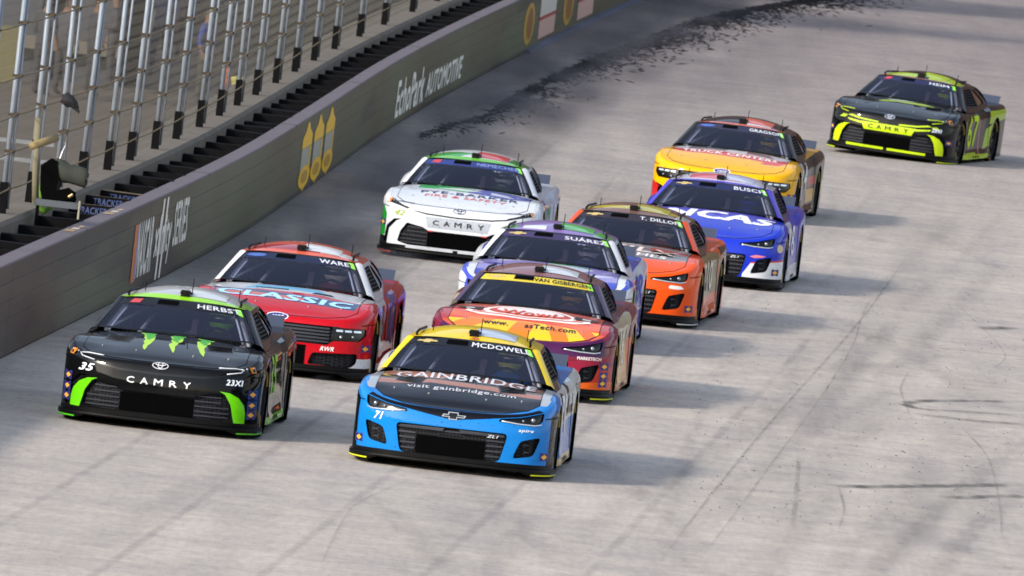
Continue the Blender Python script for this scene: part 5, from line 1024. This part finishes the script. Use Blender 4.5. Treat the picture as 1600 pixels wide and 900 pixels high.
      hoodart=[([(-.85, .05), (.85, .05), (.85, .62), (.5, .60), (0, .50), (-.5, .60), (-.85, .62)], '#f2560e'), ([(-.8, .9), (-.4, .75), (.2, .85), (.8, .7), (.8, .9), (.2, 1.1), (-.4, 1.0), (-.8, 1.2)], '#6a6266'), ([(.3, 1.0), (.8, 1.0), (.75, 1.25), (.35, 1.2)], '#a84a3a'), ([(-.7, 1.25), (.2, 1.2), (.2, 1.4), (-.7, 1.45)], '#b8b4b8'), ([(-.5, .62), (0, .55), (.5, .62), (.45, .68), (0, .62), (-.45, .68)], '#5a5256')],
      roofart=[([(-.9, .12), (.95, .16), (.95, .3), (-.9, .28)], '#c0b030'), ([(.75, .0), (1, .0), (1, .4), (.8, .4)], '#cfd0cc')],
      flank=[([(1.25, .30), (3.3, .34), (3.3, .8), (1.3, .82)], '#8a7448'), ([(1.5, .45), (2.2, .5), (2.0, .7), (1.5, .7)], '#d8cfa8'), ([(3.3, .35), (4.9, .4), (4.9, .85), (3.4, .85)], '#3a2c22'), ([(3.5, .5), (4.4, .55), (4.3, .75), (3.5, .72)], '#b09858')],
      extra=[T('hood', 'hood_lettering', 'ZILX', .22, .98, .86, .24, '#e0c8c0', bold=.03, rot=-.1), T('hood', 'hood_lettering', 'CHES', .30, .72, .5, .12, '#e4e0e0', bold=.03, rot=-.06), T('face', 'sponsor_mark', 'JASON', .735, .475, .15, .030, '#f4ece8', bold=.04) if 0 else (lambda *a: None),
             D('face', 'sponsor_mark', [(.66, .475), (.68, .50), (.80, .495), (.83, .465), (.78, .455), (.67, .46)], '#f0e4dc'), STICK(.90, .235), STICK(-.90, .235), SIDENUM('10', 2.4, .55, .7, .34, '#e8e0c8')]),
 dict(kind='coupe', x=2.28, y=196.06, yaw=.0738, base='#1c36c4', hood='#2a3fc4', roof='#c8cce0', pillar='#4a3fb8', side_top='#2a2c6a', name='BUSCH', name_w=0.62, name_h=0.135, banner='#1e2450', skirt='#c8ccd8', hatch='#c8cce8',
      label='royal blue race car with huge white hood letters and a white chin', driver='driver in the royal blue car', suit='#2a3a90', helmet='#3a4ad0', vents=0,
      face_pair=[([(-.98, .10), (-.5, .10), (-.52, .20), (-.60, .33), (-.98, .37)], '#e2e4ea'), ([(-.98, .37), (-.60, .33), (-.60, .345), (-.98, .392)], '#d0403a')], face=[],
      hoodart=[([(-.8, 1.0), (.8, .9), (.8, 1.6), (-.8, 1.6)], '#5a55c8')], roofart=[([(-1, -.01), (1, -.01), (1, .06), (-1, .06)], '#5a44b8'), ([(-.6, .1), (.4, .1), (.4, .4), (-.6, .4)], '#d46a7a')],
      flank=[([(1.3, .12), (4.9, .12), (4.9, .28), (1.3, .24)], '#c8ccd8'), ([(1.5, .5), (2.3, .5), (2.5, .8), (1.6, .8)], '#dcdfe8'), ([(3.4, .5), (3.9, .5), (4.0, .6), (3.5, .62)], '#dcdfe8')],
      extra=[T('hood', 'hood_lettering', 'NCAS', .10, .96, 1.34, .42, '#e4e4ee', bold=.07, shear=.1, rot=-.06), T('face', 'sponsor_mark', 'rowdy', .66, .415, .16, .05, '#e07080', bold=.02, shear=.3) if 0 else (lambda *a: None), D('face', 'sponsor_mark', [(.58, .415), (.66, .44), (.78, .43), (.74, .41), (.64, .40)], '#d87888'),
             STICK(.90, .235), D('face', 'round_badge', ellipse(.93, .53, .03, .05), '#c8b89a'), SIDENUM('8', 2.6, .55, .5, .36, '#e8e8f0')]),
 dict(kind='muscle', x=2.634, y=215.39, yaw=.109, lean=R(1.0), base='#f2b406', hood='#f2b406', roof='#2a2628', pillar='#1e1c1e', side_top='#1c1c1e', name='GRAGSON', name_w=0.72, name_h=0.13, banner='#2a2c44', skirt='#16161a', hatch='#d86a5a',
      label='yellow race car with a red and white hood band and black flanks', driver='driver in the yellow car', suit='#6a5a20', helmet='#e0c040', vents=0,
      face_pair=[([(-.66, .574), (-.55, .574), (-.51, .374), (-.60, .41)], GLOSSBLACK), ([(-.98, .10), (-.62, .10), (-.86, .33), (-.98, .40)], '#c8201c'), ([(-.62, .10), (-.5, .10), (-.80, .33), (-.90, .36)], '#16161a')], face=[],
      hoodart=[([(-.8, 1.06), (.8, 1.02), (.8, 1.6), (-.8, 1.6)], '#d0ccd0'), ([(-.6, 1.12), (-.1, 1.12), (0, 1.4), (-.6, 1.4)], '#6a6870'), ([(.2, 1.1), (.6, 1.1), (.5, 1.3), (.2, 1.3)], '#8a6a6a'), ([(-.78, .84), (-.6, .80), (.0, .78), (.6, .72), (.78, .74), (.80, 1.02), (.5, 1.04), (-.5, 1.08), (-.80, 1.06)], '#d23a34'), ([(.45, .60), (.70, .62), (.78, .76), (.5, .76)], '#d23a34')],
      roofart=[([(-1, -.01), (1, -.01), (1, .05), (-1, .05)], '#d8786a'), ([(.1, .06), (.6, .06), (.6, .3), (.1, .3)], '#d8d4d8')],
      flank=[([(1.25, .1), (4.9, .1), (4.9, 1), (1.25, 1)], '#17181a'), ([(1.3, .3), (1.7, .3), (2.0, .85), (1.5, .85)], '#d8d4d0'), ([(2.6, .46), (3.3, .48), (3.3, .60), (2.6, .58)], '#c8302a'), ([(2.4, .24), (3.3, .26), (3.3, .42), (2.4, .42)], '#e0a81a'), ([(4.2, .3), (4.9, .3), (4.9, .5), (4.2, .5)], '#c8c830')],
      extra=[T('hood', 'hood_lettering', 'TRUCK CENTERS', .0, .92, 1.30, .17, '#f0e4e0', bold=.04, rot=-.03), STICK(.94, .38), SIDENUM('4', 2.2, .6, .4, .36, '#f0f0f0')]),
 dict(kind='sedan', x=5.39, y=241.90, yaw=.206, lean=R(2.2), base='#09090b', hood='#0c0a0e', roof='#141416', pillar='#141316', name='HEIM', name_r=.80, name_w=0.48, name_h=0.12, banner='#20264a', cornermark=1, endcap='#c4dc1c', skirt='#c4dc1c', led='#c4dc1c', hatch='#b4cc30', badge='#b8c4d8',
      label='black race car with neon yellow bars and door number, last and farthest right', driver='driver in the farthest black and neon yellow car', suit='#26282c', helmet='#c4dc30',
      face_pair=[(CRESC, '#c0dc18'), ([(-.60, .59), (-.44, .562), (-.16, .545), (-.16, .525), (-.44, .54), (-.66, .575)], '#c0dc18'), ([(-.66, .53), (-.42, .505), (-.42, .475), (-.63, .505)], '#c0dc18'), ([(-.80, .53), (-.70, .53), (-.66, .57), (-.74, .58)], '#a8c020')], face=[([(-.43, .515), (.43, .515), (.37, .40), (-.37, .40)], '#b8d418')],
      hoodart=[([(-.45, .82), (-.3, 1.02), (.3, 1.12), (.62, 1.02), (.3, .98), (-.1, .98)], '#b4d048'), ([(-.2, 1.06), (.2, 1.14), (.0, 1.18), (-.3, 1.12)], '#b8ccb0')],
      roofart=[([(-.9, .04), (-.1, .04), (.0, .22), (-.9, .25)], '#a8c42a'), ([(.2, .05), (.95, .05), (.95, .4), (.3, .4)], '#b8d42a'), ([(-1, -.01), (1, -.01), (1, .04), (-1, .04)], '#8a5a5a')],
      flank=[([(3.2, .62), (4.75, .70), (4.75, .84), (3.3, .82)], '#b4d418'), ([(2.9, .24), (3.5, .30), (3.75, .70), (3.1, .54)], '#b4d418'), ([(1.36, .12), (2.3, .12), (2.3, .20), (1.36, .20)], '#b4d418'), ([(2.5, .10), (2.58, .10), (2.64, .70), (2.56, .70)], '#b86a5a'), ([(2.2, .35), (2.3, .35), (2.45, .8), (2.35, .8)], '#4a5040')],
      extra=[camry('#20220e', .458), T('face', 'sponsor_mark', '23XI', .735, .525, .14, .05, '#d0d8ec', bold=.05, shear=.2), STICK(-.905, .36), STICK(.905, .36), SIDENUM('67', 2.0, .52, .95, .46, '#c0dc18', .25), T('flank', 'quarter_lettering', 'Robinhood', 4.0, .77, 1.3, .10, '#20261a', bold=.04, shear=.2) if 0 else (lambda *a: None)], bumper_strip='#b8d418'),
]
for k in CARS: build_car(k)
